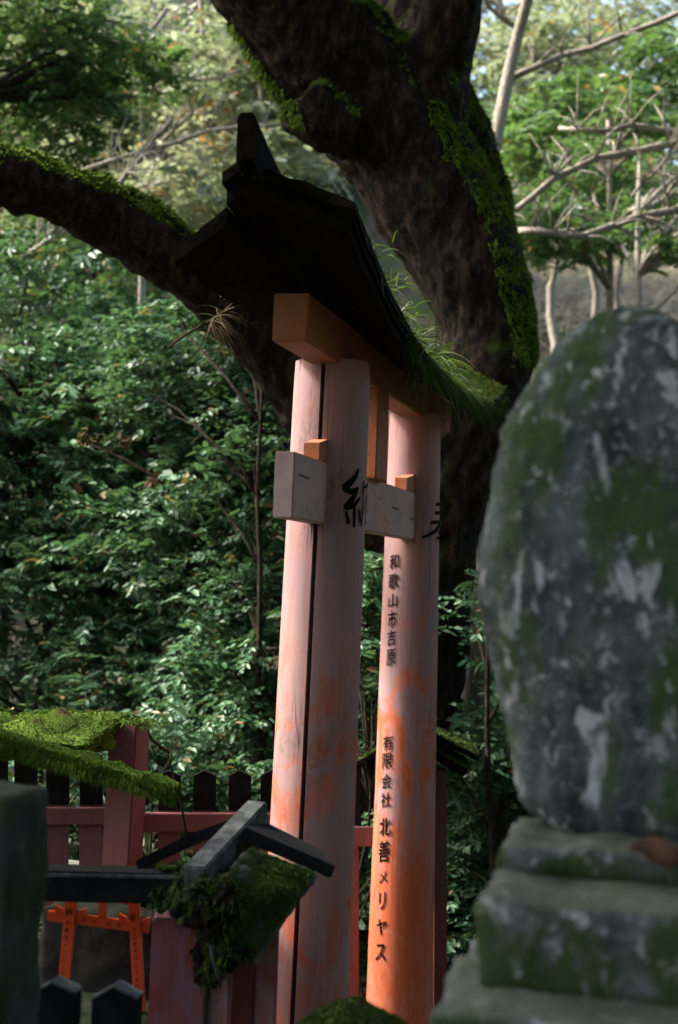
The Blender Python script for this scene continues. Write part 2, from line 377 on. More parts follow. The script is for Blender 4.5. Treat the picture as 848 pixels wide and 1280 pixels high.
tl = T(8, 0, PTOP); bl = on_v0(381, 1240)
tr = T(10.42, 0, PTOP); br = on_v0(500, 1240)
PL = pillar(tl, bl, .2137*K*1.0, 54*((bl-CL).y)/F, .055, M['pillarL'])
PR = pillar(tr, br, .188*K, 40.7*((br-CL).y)/F, 0, M['pillarR'])
def beam(name, Ya, Yb, va, vb, wa, wb, mat, parent, bevel=.006):
    c = [T(Ya, va, wa), T(Yb, va, wa), T(Yb, vb, wa), T(Ya, vb, wa), T(Ya, va, wb), T(Yb, va, wb), T(Yb, vb, wb), T(Ya, vb, wb)]
    return G().hexa(c).obj(name, mat, parent, False, bevel)
kas = beam('top_beam', 7.12, 11.35, -.092, .092, -.245, 0, M['beam'], tor)
beam('beam_joint_batten', 10.15, 11.36, .0925, .102, -.246, -.02, M['beam'], kas, .003)
nuk = beam('tie_beam', 7.13, 11.1, -.05, .05, -1.136, -.80, M['nuki'], tor)
beam('end_cap', 7.118, 7.131, -.049, .049, -1.134, -.802, m_plain('bleached_end_grain', (.34, .25, .25), .8, .2, .35, 9), nuk, .002)
beam('centre_strut', 8.78, 9.08, -.035, .095, -.81, -.24, M['beam'], tor)
def wedge(Ya, Yb, va, vb, wa, wb):
    c = [T(Ya, va, wa), T(Yb, va, wa), T(Yb, vb, wa), T(Ya, vb, wa), T(Ya, va, wb-.05), T(Yb, va, wb), T(Yb, vb, wb), T(Ya, vb, wb-.05)]
    return G().hexa(c).obj('wedge', M['beam'], tor, False, .003)
wedge(7.62, 7.86, -.045, .045, -.80, -.655); wedge(10.0, 10.3, -.045, .045, -.80, -.66)
for (y, w_) in ((7.33, -.91), (9.6, -.945), (10.2, -.99)):
    g = G(); a, b = T(y-.10, .056, w_), T(y+.06, .056, w_-.004); g.tube([a-VD*.02, a, b, b-VD*.02], .0026, 6); g.obj('staple', M['iron'], nuk)

def wrap(name, ch, P, zc, phi, wd, ht, weight=.03, cuts=0, slant=.14):
    "lettering painted on a round post; phi measured from the camera side towards +x"
    o, top, bot, r0, r1 = P
    pts, fs = brush(glyph(ch, 0, max(cuts, 4)), wd, ht, slant); g = G()
    for i, (dx, dy) in enumerate([(t, .55*t) for t in np.linspace(-1.6, 1.6, 7)]):
        vs = []
        for x, y in pts:
            x += wd*.022*noise.noise(Vector((x*60, y*60, ord(ch)*.37))); y += ht*.022*noise.noise(Vector((x*60, y*60, ord(ch)*.7+9))); x += dx*weight*wd; z = zc+y+dy*weight*ht; t = (top.z-z)/(top.z-bot.z); p = top.lerp(bot, t); r = (r0+(r1-r0)*t)*1.013+.0015+i*.00025
            a = phi + x/r; vs.append(p+Vector((math.sin(a), -math.cos(a), 0))*r)
        g.add(vs, fs)
    return g.obj('lettering', M['ink'], o)
def zof(P, py, n=0):
    o, top, bot, r0, r1 = P; lo, hi = 0., 1.
    for _ in range(40):
        m = (lo+hi)/2; p = top.lerp(bot, m); q = CM.transposed() @ (p-CL); y = 640 - F*q.y/-q.z
        if y < py: lo = m
        else: hi = m
    return top.lerp(bot, lo).z
def strokes(P, ypx0, Y, L):
    "hand-brushed strokes: (arc, y, width) in thirds of a photo pixel, arc from the camera-facing line, wrapped round the post"
    o, top, bot, r0, r1 = P; u = Y/F/3.03; g = G()
    for i, st in enumerate(L):
        pts = []
        for a, b in zip(st[:-1], st[1:]):
            k = max(3, int(math.hypot(a[0]-b[0], a[1]-b[1])/7))
            for q in range(k): t = q/k; pts.append([a[m]*(1-t)+b[m]*t for m in range(3)])
        pts.append(list(st[-1]))
        for _ in range(2): pts = [pts[0]]+[[(pts[q-1][m]+2*pts[q][m]+pts[q+1][m])/4 for m in range(3)] for q in range(1, len(pts)-1)]+[pts[-1]]
        d0 = (pts[0][0]-pts[1][0], pts[0][1]-pts[1][1]); d1 = (pts[-1][0]-pts[-2][0], pts[-1][1]-pts[-2][1])
        pts = [[pts[0][0]+d0[0]*.5, pts[0][1]+d0[1]*.5, pts[0][2]*.45]]+pts+[[pts[-1][0]+d1[0]*.5, pts[-1][1]+d1[1]*.5, pts[-1][2]*.4]]
        vs = []
        for q, (x, y, wd) in enumerate(pts):
            a, b = pts[max(q-1, 0)], pts[min(q+1, len(pts)-1)]; dx, dy = b[0]-a[0], b[1]-a[1]; l = math.hypot(dx, dy) or 1; nx_, ny_ = -dy/l, dx/l
            wd *= .5*(1+.10*noise.noise(Vector((x*.09, y*.09, i))))
            for sgn in (-1, -.33, .33, 1):
                xx, yy = x+nx_*wd*sgn, y+ny_*wd*sgn; z = zof(P, ypx0)-(yy)*u; t = (top.z-z)/(top.z-bot.z); p = top.lerp(bot, t); r = (r0+(r1-r0)*t)*1.013+.0015+i*.0002
                an = xx*u/r; vs.append(p+Vector((math.sin(an), -math.cos(an), 0))*r)
        m = len(pts); g.add(vs, [(q*4+c, q*4+c+1, q*4+c+5, q*4+c+4) for q in range(m-1) for c in range(3)])
    return g.obj('lettering', M['ink'], o)
def sh(L, x, y): return [[(a+x, b-y, w_) for a, b, w_ in st] for st in L]
strokes(PL, 622, 6.25, sh([[(138, 446, 10), (122, 478, 22), (72, 522, 30)], [(70, 520, 24), (104, 536, 22), (140, 518, 12)], [(136, 528, 10), (112, 562, 24), (82, 598, 26)], [(82, 596, 18), (120, 588, 18), (152, 556, 12)],
   [(124, 590, 15), (126, 664, 13)], [(84, 612, 12), (98, 652, 19)], [(150, 600, 10), (162, 642, 15)], [(178, 488, 12), (177, 600, 10), (174, 658, 14)], [(176, 512, 12), (236, 502, 11), (290, 494, 16), (294, 570, 15), (290, 652, 17), (270, 642, 6)],
   [(238, 456, 13), (232, 540, 13), (194, 612, 7)], [(232, 540, 10), (270, 604, 16)]], -6, 553))
strokes(PR, 650, 8.1, sh([[(112, 560, 13), (160, 556, 14), (222, 550, 15)], [(108, 594, 13), (226, 584, 15)], [(86, 632, 14), (170, 624, 14), (252, 616, 18)], [(168, 524, 14), (168, 640, 14)], [(164, 626, 14), (112, 662, 17), (44, 692, 9)],
   [(176, 624, 12), (230, 664, 20), (292, 690, 10)], [(132, 668, 11), (206, 662, 12)], [(122, 690, 11), (216, 684, 12)], [(168, 648, 12), (168, 722, 14)]], -8, 622))
cells = [('和', 703, 17, 12), ('歌', 727, 18, 13), ('山', 751, 15, 11), ('市', 774, 20, 11), ('吉', 797, 18, 11), ('原', 821, 19, 12),
         ('有', 926, 18, 13), ('限', 948, 18, 13), ('会', 973, 17, 13), ('社', 996, 17, 13), ('北', 1029, 21, 15), ('善', 1059, 25, 15),
         ('メ', 1091, 14, 10), ('リ', 1120, 20, 8), ('ヤ', 1152, 19, 13), ('ス', 1183, 19, 13)]
for ch, py, h, wd in cells:
    s = (PR[1].y)/F; wrap('small', ch, PR, zof(PR, py), R(-41), wd*s*1.2, h*s*1.04, .010, 6, .22)

# roof of the torii: two sagging bark slabs and a horned ridge
def sag(Y): return ((Y-8.9)/2.3)**2 if Y < 8.9 else .75*((Y-8.9)/3.1)**4
def slab(name, Ys, prof, th, mat, parent, nx=9):
    "prof(Y, t) -> (v, w) of the top side; t 0 at the ridge, 1 at the eave"
    g = G(); L = len(Ys)
    for Y in Ys:
        for k in range(nx):
            v, w_ = prof(Y, k/(nx-1)); j = .02*noise.noise(Vector((Y*5, k*.9, th*90)))
            g.v.append(T(Y, v, w_+j))
        for k in range(nx):
            v, w_ = prof(Y, k/(nx-1)); j = .025*noise.noise(Vector((Y*6, k*.9, th*70)))
            g.v.append(T(Y, v, w_-th+j))
    r = 2*nx
    for i in range(L-1):
        for k in range(nx-1):
            a = i*r+k; g.f.append((a, a+1, a+r+1, a+r)); b = i*r+nx+k; g.f.append((b, b+r, b+r+1, b+1))
        g.f.append((i*r+nx-1, i*r+2*nx-1, (i+1)*r+2*nx-1, (i+1)*r+nx-1)); g.f.append((i*r, (i+1)*r, (i+1)*r+nx, i*r+nx))
    for i in (0, L-1):
        for k in range(nx-1):
            a = i*r+k; f = (a, a+nx, a+nx+1, a+1); g.f.append(f if i == 0 else f[::-1])
    return g.obj(name, mat, parent)
YS = list(np.linspace(6.58, 12.0, 40))
def front(Y, t):
    e = -.10 + .40*sag(Y); r = .20 + .32*sag(Y); v = -.20+t*.65; q = (t-.15)/.85
    return v, (r*(1-q)+e*q + .04*math.sin(math.pi*q)*(0 if Y < 7 else .6)) if q > 0 else r+q*.36
def back(Y, t):
    return -.15-.25*t, (.275-.185*t) + .02*(sag(Y)-1)
fs_ = slab('roof_slab', YS, front, .045, M['roof'], tor)
slab('roof_layer', [y_+.05 for y_ in YS[:-2]], lambda Y, t: (front(Y, t*.97+.015)[0], front(Y, t*.97+.015)[1]-.05), .04, M['roof'], fs_)
slab('roof_layer', [y_+.02 for y_ in YS[:-3]], lambda Y, t: (front(Y, t*.93+.03)[0], front(Y, t*.93+.03)[1]-.095), .05, M['roof'], fs_)
bs_ = slab('roof_slab', list(np.linspace(6.52, 11.8, 36)), back, .075, M['roof'], tor, 6)
# ridge beam with upturned end
rg = G(); pr = []
for Y in [6.40, 6.5, 6.62, 6.75, 6.95, 7.3, 7.8, 8.4, 9.2, 10, 11, 11.8]:
    w_ = .20+.30*sag(Y)+.03 + (max(0, 6.95-Y)/.55)**1.5*.035
    pr.append((Y, w_))
for Y, w_ in pr:
    for v, dw in ((-.042, -.16), (.042, -.16), (.044, .04), (.026, .062), (-.028, .062), (-.044, .04)): rg.v.append(T(Y, v-.03, w_+dw))
for i in range(len(pr)-1):
    for k in range(6): rg.f.append((i*6+k, i*6+(k+1) % 6, (i+1)*6+(k+1) % 6, (i+1)*6+k))
rg.f.append(tuple(reversed(range(6)))); rg.f.append(tuple((len(pr)-1)*6+k for k in range(6)))
rdg = rg.obj('ridge_beam', M['roof'], tor)
# moss carpet on the slabs
for s_, n_, mz in ((fs_, 15000, .2), (bs_, 4000, .2), (rdg, 2500, .1)):
    p, nn = sample(s_, n_, mz); blades('moss', p, nn+rng.normal(size=p.shape)*.5+[0, 0, .4], rng.uniform(.008, .022, n_), .007, M['moss'], s_, .3, 2)
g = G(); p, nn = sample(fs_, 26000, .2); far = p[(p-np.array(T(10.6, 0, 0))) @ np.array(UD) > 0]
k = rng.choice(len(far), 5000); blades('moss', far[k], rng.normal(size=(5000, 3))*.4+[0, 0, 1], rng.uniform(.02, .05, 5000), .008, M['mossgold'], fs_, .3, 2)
# hanging fringe under the eave
E = []; 
for q in range(1800):
    Y = random.uniform(7.9, 12); v, w_ = front(Y, 1); E.append(T(Y, v-random.random()*.03, w_-random.random()*.1))
E = np.array(E); blades('moss_fringe', E, rng.normal(size=E.shape)*.3+np.array(VD)*.5+[0, 0, -.5], rng.uniform(.03, .10, len(E)), .005, M['mossdark'], fs_, .5, 3)

# grass growing from the eave
for i, (Y, n_, Lm) in enumerate(((7.0, 26, .12), (7.35, 40, .16), (7.75, 50, .19), (8.1, 55, .22), (8.5, 70, .25), (8.9, 80, .27), (9.4, 60, .18), (10.0, 44, .13), (10.8, 36, .09), (11.5, 26, .07))):
    v, w_ = front(Y, 1); b = T(Y, v-.03, w_)
    t_ = thing('grass_tuft', b, 'tuft of arching green grass rooted along the mossy torii roof eave', 'grass', 'grass tufts growing on the torii eave')
    P = np.array(b)+rng.normal(size=(n_, 3))*np.array([.04, .09, .012]); D = rng.normal(size=(n_, 3))*np.array([.6, .6, .35])+np.array(VD)*.55+[0, 0, .55 if i < 4 else .1]
    o = blades('blades', P, D, rng.uniform(.5, 1.2, n_)*Lm, .0075, M['grass'], t_, .75, 6)

# dead fern frond hanging under the back eave
a = T(7.35, -.40, .02); t_ = thing('dead_fern', a, 'dry brown fern frond dangling from the back eave of the torii roof', 'fern')
stem = [T(7.35, -.36, .02), T(7.3, -.42, -.06), T(7.25, -.50, -.13), T(7.2, -.58, -.19), T(7.15, -.66, -.27)]
G().tube(stem, [.006, .007, .006, .006, .004], 6).obj('stem', M['dead'], t_)
P = np.array([stem[1].lerp(stem[2], random.random()) for _ in range(70)]); D = rng.normal(size=(70, 3))*.7+np.array(VD)*.7+[0, 0, -.5]
blades('dry_leaflets', P, D, rng.uniform(.06, .18, 70), .006, M['dead'], t_, .5, 4)

# ---------------------------------------------------------------- big tree
YT = 10.5
bt = thing('big_tree', at(480, 1100, YT), 'huge dark mossy leaning tree trunk behind the torii with an arching limb', 'tree')
def limb(pts):
    g = G(); P = [at(x, y, Y) for x, y, r, Y in pts]; Rr = [r*Y/F for x, y, r, Y in pts]
    # smooth resample
    out = []; rr = []
    for i in range(len(P)-1):
        p0, p1, p2, p3 = P[max(i-1, 0)], P[i], P[i+1], P[min(i+2, len(P)-1)]
        for t in (0, .25, .5, .75):
            out.append(.5*((2*p1)+(p2-p0)*t+(2*p0-5*p1+4*p2-p3)*t*t+(3*p1-p0-3*p2+p3)*t**3)); rr.append(Rr[i]*(1-t)+Rr[i+1]*t)
    out.append(P[-1]); rr.append(Rr[-1]); g.tube(out, rr, 20); return g
tubes = [
 [(470, 1150, 120, YT), (490, 900, 84, YT), (515, 760, 72, YT), (545, 640, 62, YT), (585, 525, 64, YT), (610, 420, 62, YT), (580, 318, 72, YT), (545, 250, 80, YT), (505, 185, 82, YT), (450, 115, 84, YT-.1), (390, 45, 84, YT-.3), (330, -40, 80, YT-.6), (240, -170, 70, YT-1)],
 [(515, 190, 70, YT), (530, 120, 58, YT-.1), (550, 50, 46, YT-.2), (565, -20, 42, YT-.3), (600, -150, 40, YT-.3)],
 [(627, 425, 46, YT+.2), (607, 320, 48, YT+.3), (585, 225, 46, YT+.4), (556, 130, 44, YT+.5), (525, 50, 42, YT+.7), (500, -60, 40, YT+1)],
 [(515, 760, 66, YT), (455, 615, 52, YT-.1), (400, 525, 44, YT-.3), (348, 455, 40, YT-.5), (292, 382, 42, YT-.7), (228, 326, 41, YT-.9), (158, 281, 41, YT-1.1), (90, 247, 38, YT-1.3), (0, 219, 37, YT-1.6), (-140, 200, 34, YT-2)],
 [(382, 130, 40, YT-.5), (398, 148, 40, YT-.5), (440, 165, 40, YT-.4)],
]
g = G()
for t_ in tubes:
    q = limb(t_); g.add(q.v, q.f)
tmp = g.obj('tmp', M['bark'], None, org=ORG[bt])
md = tmp.modifiers.new('r', 'REMESH'); md.mode = 'VOXEL'; md.voxel_size = .028; md.use_smooth_shade = True
bpy.context.view_layer.update()
me = bpy.data.meshes.new_from_object(tmp.evaluated_get(bpy.context.evaluated_depsgraph_get())); bpy.data.objects.remove(tmp)
me.name = 'trunk'
for _ in range(1):
    nn = [v.normal.copy() for v in me.vertices]
    for v, nv in zip(me.vertices, nn):
        v.co += nv*(.05*noise.fractal(v.co*1.3, 1., 2., 3) + .05*(abs(noise.noise(Vector((v.co.x*6, v.co.y*6, v.co.z*2.2))))-.25) + .02*noise.fractal(Vector((v.co.x*9, v.co.y*9, v.co.z*5)), .9, 2., 3))
me.materials.clear()
trk = link('trunk', me, M['bark'], bt, None, True)
p, nn = sample(trk, 110000, .1)
keep = np.array([noise.noise(Vector(q)*1.3) > -.55 for q in p]) & (nn[:, 2] > .42); p, nn = p[keep], nn[keep]
blades('moss', p, nn+rng.normal(size=p.shape)*.5, rng.uniform(.02, .05, len(p)), .014, M['mosslimb'], trk, .4, 2)
def canopy(parent, cen, rad, n, L, mat, name='crown'):
    p = nrm(rng.normal(size=(n, 3)))*(rng.random((n, 1))**.33)*np.array(rad)+np.array(cen)
    k = np.array([noise.noise(Vector(q)*.55) for q in p]); p = p[k > -.12]
    d = rng.normal(size=p.shape)*np.array([1, 1, .35]); u = rng.normal(size=p.shape)*.45+[0, 0, 1]
    return leaves(name, p, d, u, rng.uniform(.7, 1.3, len(p))*L, L*.5, mat, parent)
# moss streaks down the seam and outer flank of the trunk
def near_line(p, pts, d):
    P = [np.array(at(x, y, YT-.4)) for x, y in pts]; cam_ = np.array(CL); dirp = nrm(p-cam_); out = np.zeros(len(p), bool)
    for a, b in zip(P[:-1], P[1:]):
        for t in np.linspace(0, 1, 12):
            q = a*(1-t)+b*t; dq = (q-cam_)/np.linalg.norm(q-cam_); out |= np.linalg.norm(dirp-dq, axis=1) < d
    return out
p, nn = sample(trk, 260000, -2.)
kp = near_line(p, [(545, 135), (560, 165), (590, 215), (612, 260), (624, 310)], .0065) | near_line(p, [(575, 90), (603, 150), (630, 240), (655, 335), (672, 415)], .009) | near_line(p, [(635, 345), (655, 400), (662, 440)], .010) | near_line(p, [(285, 40), (330, 100), (372, 150)], .006)
kp &= np.array([noise.noise(Vector(q)*3.5)+.7*noise.noise(Vector(q)*9)+random.uniform(-.5, .2) > -.25 for q in p]); p, nn = p[kp], nn[kp]
blades('moss', p, nn*.8+rng.normal(size=p.shape)*.4+[0, 0, -.3], rng.uniform(.018, .05, len(p)), .014, M['mosslimb'], trk, .5, 2)
cr = canopy(bt, (2.6, 7.6, 9.6), (6.0, 5.6, 2.0), 30000, .19, M['leaf_canopy']); canopy(bt, (-4.6, 11.6, 9.2), (2.3, 2.6, 1.4), 5000, .19, M['leaf_canopy'], 'crown')  # crown out of view shades the torii; second lobe added to shade the trunk

# unseen trees added around the viewer, crowns placed to shade the foreground
for lb, x, y, c_, r_ in (('unseen broadleaf tree added behind the viewer to shade the foreground', 3.2, -4.5, (2.0, -1.5, 8.0), (6.5, 5.5, 1.6)), ('unseen broadleaf tree added left of the path to shade the small shrines', -4.6, -.5, (-4.2, 1.5, 6.4), (3.2, 4.2, 1.7)), ('unseen broadleaf tree added right of the path to block side sky', 6.2, 2.5, (6.0, 3.2, 6.6), (3.4, 4.5, 2.0)), ('unseen broadleaf tree added on the sunward side to shade the low left', -6.8, 4.6, (-6.8, 4.5, 4.9), (2.4, 2.5, 1.6))):
    t_ = thing('shade_tree', (x, y, -.1), lb, 'tree', 'unseen trees added for shade')
    G().tube([(x, y, -.1), (x*.97, y, 2), (x*.95, y+.3, 4.5), (x*.9, y+.8, 8)], [.3, .24, .2, .08], 12).obj('trunk', M['bark2'], t_, True)
    canopy(t_, c_, r_, 17000, .26, M['leaf_canopy'])

# ---------------------------------------------------------------- understorey and hillside trees
def tree(name, label, px, py0, py1, Y, crowns, nspray, L, mat, bark, cat='tree', group=None, trunk_r=.05, lean=0, nleaf=15, flat=.35):
    "px: trunk foot column, py0 foot, py1 top; crowns: (px, py, Y, rx, ry, rz) ellipsoids in pixels/metres"
    foot = at(px, py0, Y-.7); gz = ground_z(foot.x, foot.y); foot.z = gz-.05
    t = thing(name, foot, label, cat, group)
    top = at(px+lean, py1, Y-.6); g = G(); n = 9; pts = []
    for i in range(n+1):
        s = i/n; p = foot.lerp(top, s); p += Vector((noise.noise(p*.9+Vector((px, 0, 0))), noise.noise(p*.9+Vector((0, px, 0))), 0))*.22*math.sin(math.pi*s); pts.append(p)
    g.tube(pts, [trunk_r*(1-.75*i/n) for i in range(n+1)], 8); tk = g.obj('trunk', bark, t, True)
    C = []; 
    tot = sum(c[3]*c[4] for c in crowns)
    for c in crowns:
        k = int(nspray*c[3]*c[4]/tot); ce = np.array(at(c[0], c[1], c[2])); m = pxm(c[2]); rad = np.array([c[3]/m, c[5], c[4]/m])
        q = nrm(rng.normal(size=(k, 3)))*(rng.random((k, 1))**.4)*rad+ce; C.append(q)
    C = np.concatenate(C); kk = np.array([noise.noise(Vector(q)*1.5+Vector((Y, 0, 0))) for q in C]); C = C[kk > -.16]
    # a branch to every few sprays
    gb = G(); bi = rng.choice(len(C), min(len(C), 26), replace=False)
    for i in bi:
        e = Vector(C[i]); s = min(.97, max(.2, (e.z-foot.z-.35*abs(e.x-foot.x))/max(.5, top.z-foot.z))); b = pts[int(s*n)]
        mid = b.lerp(e, .5)+Vector((random.uniform(-.12, .12), random.uniform(-.12, .12), random.uniform(.02, .22)))*min(1, (e-b).length)
        r0 = trunk_r*.42; gb.tube([b, b.lerp(mid, .5)+Vector((0, 0, .03)), mid, mid.lerp(e, .5)+Vector((0, 0, .03)), e], [r0, r0*.8, r0*.6, r0*.4, r0*.2], 5)
    gb.obj('branches', bark, t, True)['kind'] = 'stuff'
    # sprays: leaves alternate along a twig, roughly flat
    a = rng.random(len(C))*6.283; dr = np.stack([np.cos(a), np.sin(a), rng.normal(size=len(C))*.25-.1], 1)
    P = []; D = []; U = []; TN = []
    base_t = np.clip(.5+.55*np.array([noise.noise(Vector(q)*.8+Vector((5, px, 0))) for q in C])+rng.normal(size=len(C))*.12, 0, 1)
    side = nrm(np.cross(dr, [0, 0, 1.])); upv = nrm(np.cross(side, dr))
    tilt = rng.normal(size=(len(C), 3))*flat
    for k in range(nleaf):
        s = (k+rng.random(len(C)))/nleaf; sg = 1 if k % 2 else -1
        P.append(C+dr*((s-.4)*L*4.2)[:, None]+side*(rng.normal(size=len(C))*L*.15)[:, None]+upv*(rng.normal(size=len(C))*L*.18)[:, None])
        D.append(dr*.7+side*sg*rng.uniform(.4, 1.1, (len(C), 1))+rng.normal(size=C.shape)*.25-[0, 0, .15]); U.append(upv+tilt+rng.normal(size=C.shape)*.28)
        TN.append(np.where(rng.random(len(C)) < .03, 1., np.clip(base_t*.85+rng.random(len(C))*.25-.05, 0, .93)))
    ss = np.tile(rng.choice([.62, .85, 1.0, 1.2, 1.5], len(C)), nleaf)
    leaves('crown', np.concatenate(P), np.concatenate(D), np.concatenate(U), rng.uniform(.7, 1.25, nleaf*len(C))*L*ss, L*.46*ss, mat, t, np.concatenate(TN))
    return t
G1 = 'evergreen understorey trees behind the gate'
tree('evergreen_tree', 'slender evergreen with glossy leaves and dark stem beside the left torii pillar', 335, 1060, 440, 10.6, [(300, 640, 10.8, 150, 170, .8), (300, 860, 10.5, 130, 150, .7), (250, 480, 11.2, 130, 130, .8)], 2800, .07, M['leaf'], M['bark2'], group=G1, trunk_r=.035, lean=-5)
tree('evergreen_tree', 'bushy evergreen above the mossy fence post with forked stem', 232, 1040, 560, 11.6, [(180, 700, 11.6, 170, 150, .9), (190, 880, 11.2, 150, 130, .8), (170, 520, 12, 160, 130, .9)], 2900, .072, M['leaf'], M['bark2'], group=G1, trunk_r=.05, lean=6)
tree('evergreen_tree', 'broad evergreen above the mossy roofed gate, below the arching limb', 60, 1000, 430, 12.4, [(60, 560, 12.4, 170, 160, 1.), (60, 760, 12, 160, 160, 1.), (50, 400, 13, 150, 110, 1.), (-120, 600, 12, 150, 260, 1)], 4100, .074, M['leaf'], M['bark2'], group=G1, trunk_r=.06, lean=-20)
tree('evergreen_tree', 'dense green tree seen between the two torii pillars', 470, 1040, 560, 11.6, [(470, 850, 11.6, 100, 180, .6), (420, 700, 11.8, 90, 140, .5), (470, 1030, 11.2, 80, 100, .5)], 1300, .07, M['leaf'], M['bark2'], group=G1, trunk_r=.04)
tree('evergreen_tree', 'dark shrubby tree between the right torii pillar and the memorial stone', 612, 1200, 700, 9.6, [(610, 800, 9.6, 80, 90, .5), (610, 980, 9.6, 90, 130, .6), (605, 1130, 9.4, 80, 110, .5), (700, 900, 9.8, 90, 250, .6)], 1300, .07, M['leaf'], M['bark2'], group=G1, trunk_r=.035)
tree('evergreen_tree', 'mid green tree standing far behind the arching mossy limb', 120, 800, 200, 15.0, [(150, 400, 15, 190, 90, 1.2), (250, 540, 14.5, 170, 140, 1), (30, 330, 15.5, 150, 80, 1.2)], 2600, .085, M['leaf_mid'], M['bark2'], group=G1, trunk_r=.07)
tree('evergreen_tree', 'leafy tree whose green boughs hang above the arching mossy limb', 20, 700, -100, 14.0, [(40, 40, 14, 160, 70, 1.), (130, 90, 15, 120, 60, .8), (60, 150, 14.5, 130, 60, .8)], 1100, .085, M['leaf_mid'], M['bark2'], group=G1, trunk_r=.08, lean=-60)
tree('evergreen_tree', 'full green tree on the slope directly behind the memorial stone', 760, 1100, 470, 12.5, [(760, 560, 12.5, 130, 110, .8), (740, 760, 12, 120, 140, .8), (760, 960, 11.6, 130, 140, .8)], 1500, .075, M['leaf'], M['bark2'], group=G1, trunk_r=.05)
tree('evergreen_tree', 'full green tree on the slope beyond the outer side of the memorial stone', 980, 1100, 400, 13, [(980, 520, 13, 150, 130, 1), (980, 760, 12.5, 150, 160, 1), (1000, 980, 12, 160, 140, 1)], 1700, .08, M['leaf_mid'], M['bark2'], group=G1, trunk_r=.06)
G3 = 'low evergreen bushes behind the fence'
for lb, px, Y, cs in (('low dark bush behind the black paling tops beside the torii pillar', 300, 9.4, [(300, 985, 9.4, 80, 100, .35), (350, 1060, 9.6, 80, 110, .4)]), ('low dark bush behind the mossy gate post', 190, 9.4, [(200, 985, 9.4, 80, 100, .4), (180, 1120, 9.2, 90, 100, .3)]), ('low dark bush behind the mossy roof boards', 70, 9.4, [(70, 985, 9.4, 90, 100, .4), (40, 1110, 9.2, 120, 100, .3)]), ('leafy dark bush seen in the slot between the two torii pillars', 462, 9.3, [(455, 900, 9.3, 60, 190, .3), (470, 1080, 9.2, 60, 90, .3), (440, 740, 9.4, 50, 70, .25)]), ('low dark bush behind the lower half of the right torii pillar', 500, 10.0, [(480, 1130, 10.0, 90, 120, .4), (580, 1160, 9.6, 90, 120, .4)])):
    tree('evergreen_bush', lb, px, 1200, 960, Y, cs, 560, .065, M['leaf'], M['bark2'], 'bush', G3, .02)
G2 = 'sunlit trees on the hillside'
specs = [('fresh green bush on the slope just above the memorial stone', 800, 380, [(830, 300, 15.5, 90, 30, .8), (850, 250, 16, 80, 50, .8)], 16),
 ('soft green hillside tree behind the crooked white limbs', 740, 330, [(720, 190, 19, 130, 90, 1.5), (820, 110, 20, 110, 80, 1.5)], 20),
 ('yellow green hillside tree above the torii ridge horn', 330, 200, [(330, 90, 17, 140, 130, 1.5), (300, 260, 16, 130, 110, 1.2)], 17),
 ('pale hillside tree with russet leaves left of the ridge horn', 200, 260, [(190, 130, 19, 150, 140, 1.8), (120, 260, 18, 120, 90, 1.4)], 19),
 ('hillside tree with thin pale crown at the upslope edge', 40, 260, [(30, 130, 21, 170, 150, 2)], 21),
 ('green bush on the slope below the bare white branches', 760, 330, [(760, 235, 17, 120, 60, 1.2), (700, 290, 16, 90, 40, 1)], 17),
 ('sparse tree with sky gaps above the memorial stone', 780, 300, [(770, 60, 22, 170, 90, 2), (660, 120, 21, 120, 110, 1.5)], 22),
 ('light green hillside tree between trunk and memorial stone', 690, 360, [(690, 210, 24, 120, 110, 2), (800, 180, 25, 120, 70, 2)], 24)]
for i, (lb, px, py, cs, Y) in enumerate(specs):
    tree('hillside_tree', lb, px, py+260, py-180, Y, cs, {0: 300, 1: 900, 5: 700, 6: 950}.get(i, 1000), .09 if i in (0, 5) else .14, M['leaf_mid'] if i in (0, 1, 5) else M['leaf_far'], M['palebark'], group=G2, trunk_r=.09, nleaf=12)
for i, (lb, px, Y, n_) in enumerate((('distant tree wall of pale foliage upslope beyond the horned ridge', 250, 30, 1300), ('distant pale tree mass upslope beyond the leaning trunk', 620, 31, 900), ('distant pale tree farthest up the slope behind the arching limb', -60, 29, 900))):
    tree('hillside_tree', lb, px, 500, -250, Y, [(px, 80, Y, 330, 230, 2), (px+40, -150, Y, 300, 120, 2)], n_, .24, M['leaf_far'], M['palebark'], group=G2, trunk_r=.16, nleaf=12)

# pale bare trees on the right
def bare(label, limbs, Y, mat=M['palebark']):
    P0 = at(*limbs[0][0][:2], Y); P0.z = ground_z(P0.x, P0.y)-.1; t = thing('bare_tree', P0, label, 'tree', 'bare pale trees on the slope')
    for i, (a) in enumerate(limbs):
        pts = []; rr = []
        for j in range(len(a)-1):
            for s in (0, .5):
                x = a[j][0]*(1-s)+a[j+1][0]*s; y = a[j][1]*(1-s)+a[j+1][1]*s; r = a[j][2]*(1-s)+a[j+1][2]*s
                pts.append(at(x+random.uniform(-2, 2), y+random.uniform(-2, 2), Y+.15*i+.3*math.sin(j+i))); rr.append(r*Y/F)
        pts.append(at(a[-1][0], a[-1][1], Y+.15*i)); rr.append(a[-1][2]*Y/F)
        if i == 0: pts = [P0, P0.lerp(pts[0], .5)+Vector((.06, 0, 0))]+pts; rr = [rr[0]*1.35, rr[0]*1.15]+rr
        g = G().tube(pts, rr, 8)
        if i:
            for _ in range(24):
                q = random.randrange(1, len(pts)-1); d = Vector((random.uniform(-.3, .6), random.uniform(-.3, .3), random.uniform(-.3, .7))); b = pts[q]
                g.tube([b, b+d*.35+Vector((0, 0, .05)), b+d*.8], [rr[q]*.42, rr[q]*.28, rr[q]*.08], 5)
        g.obj('trunk' if i == 0 else 'branch', mat, t, True)
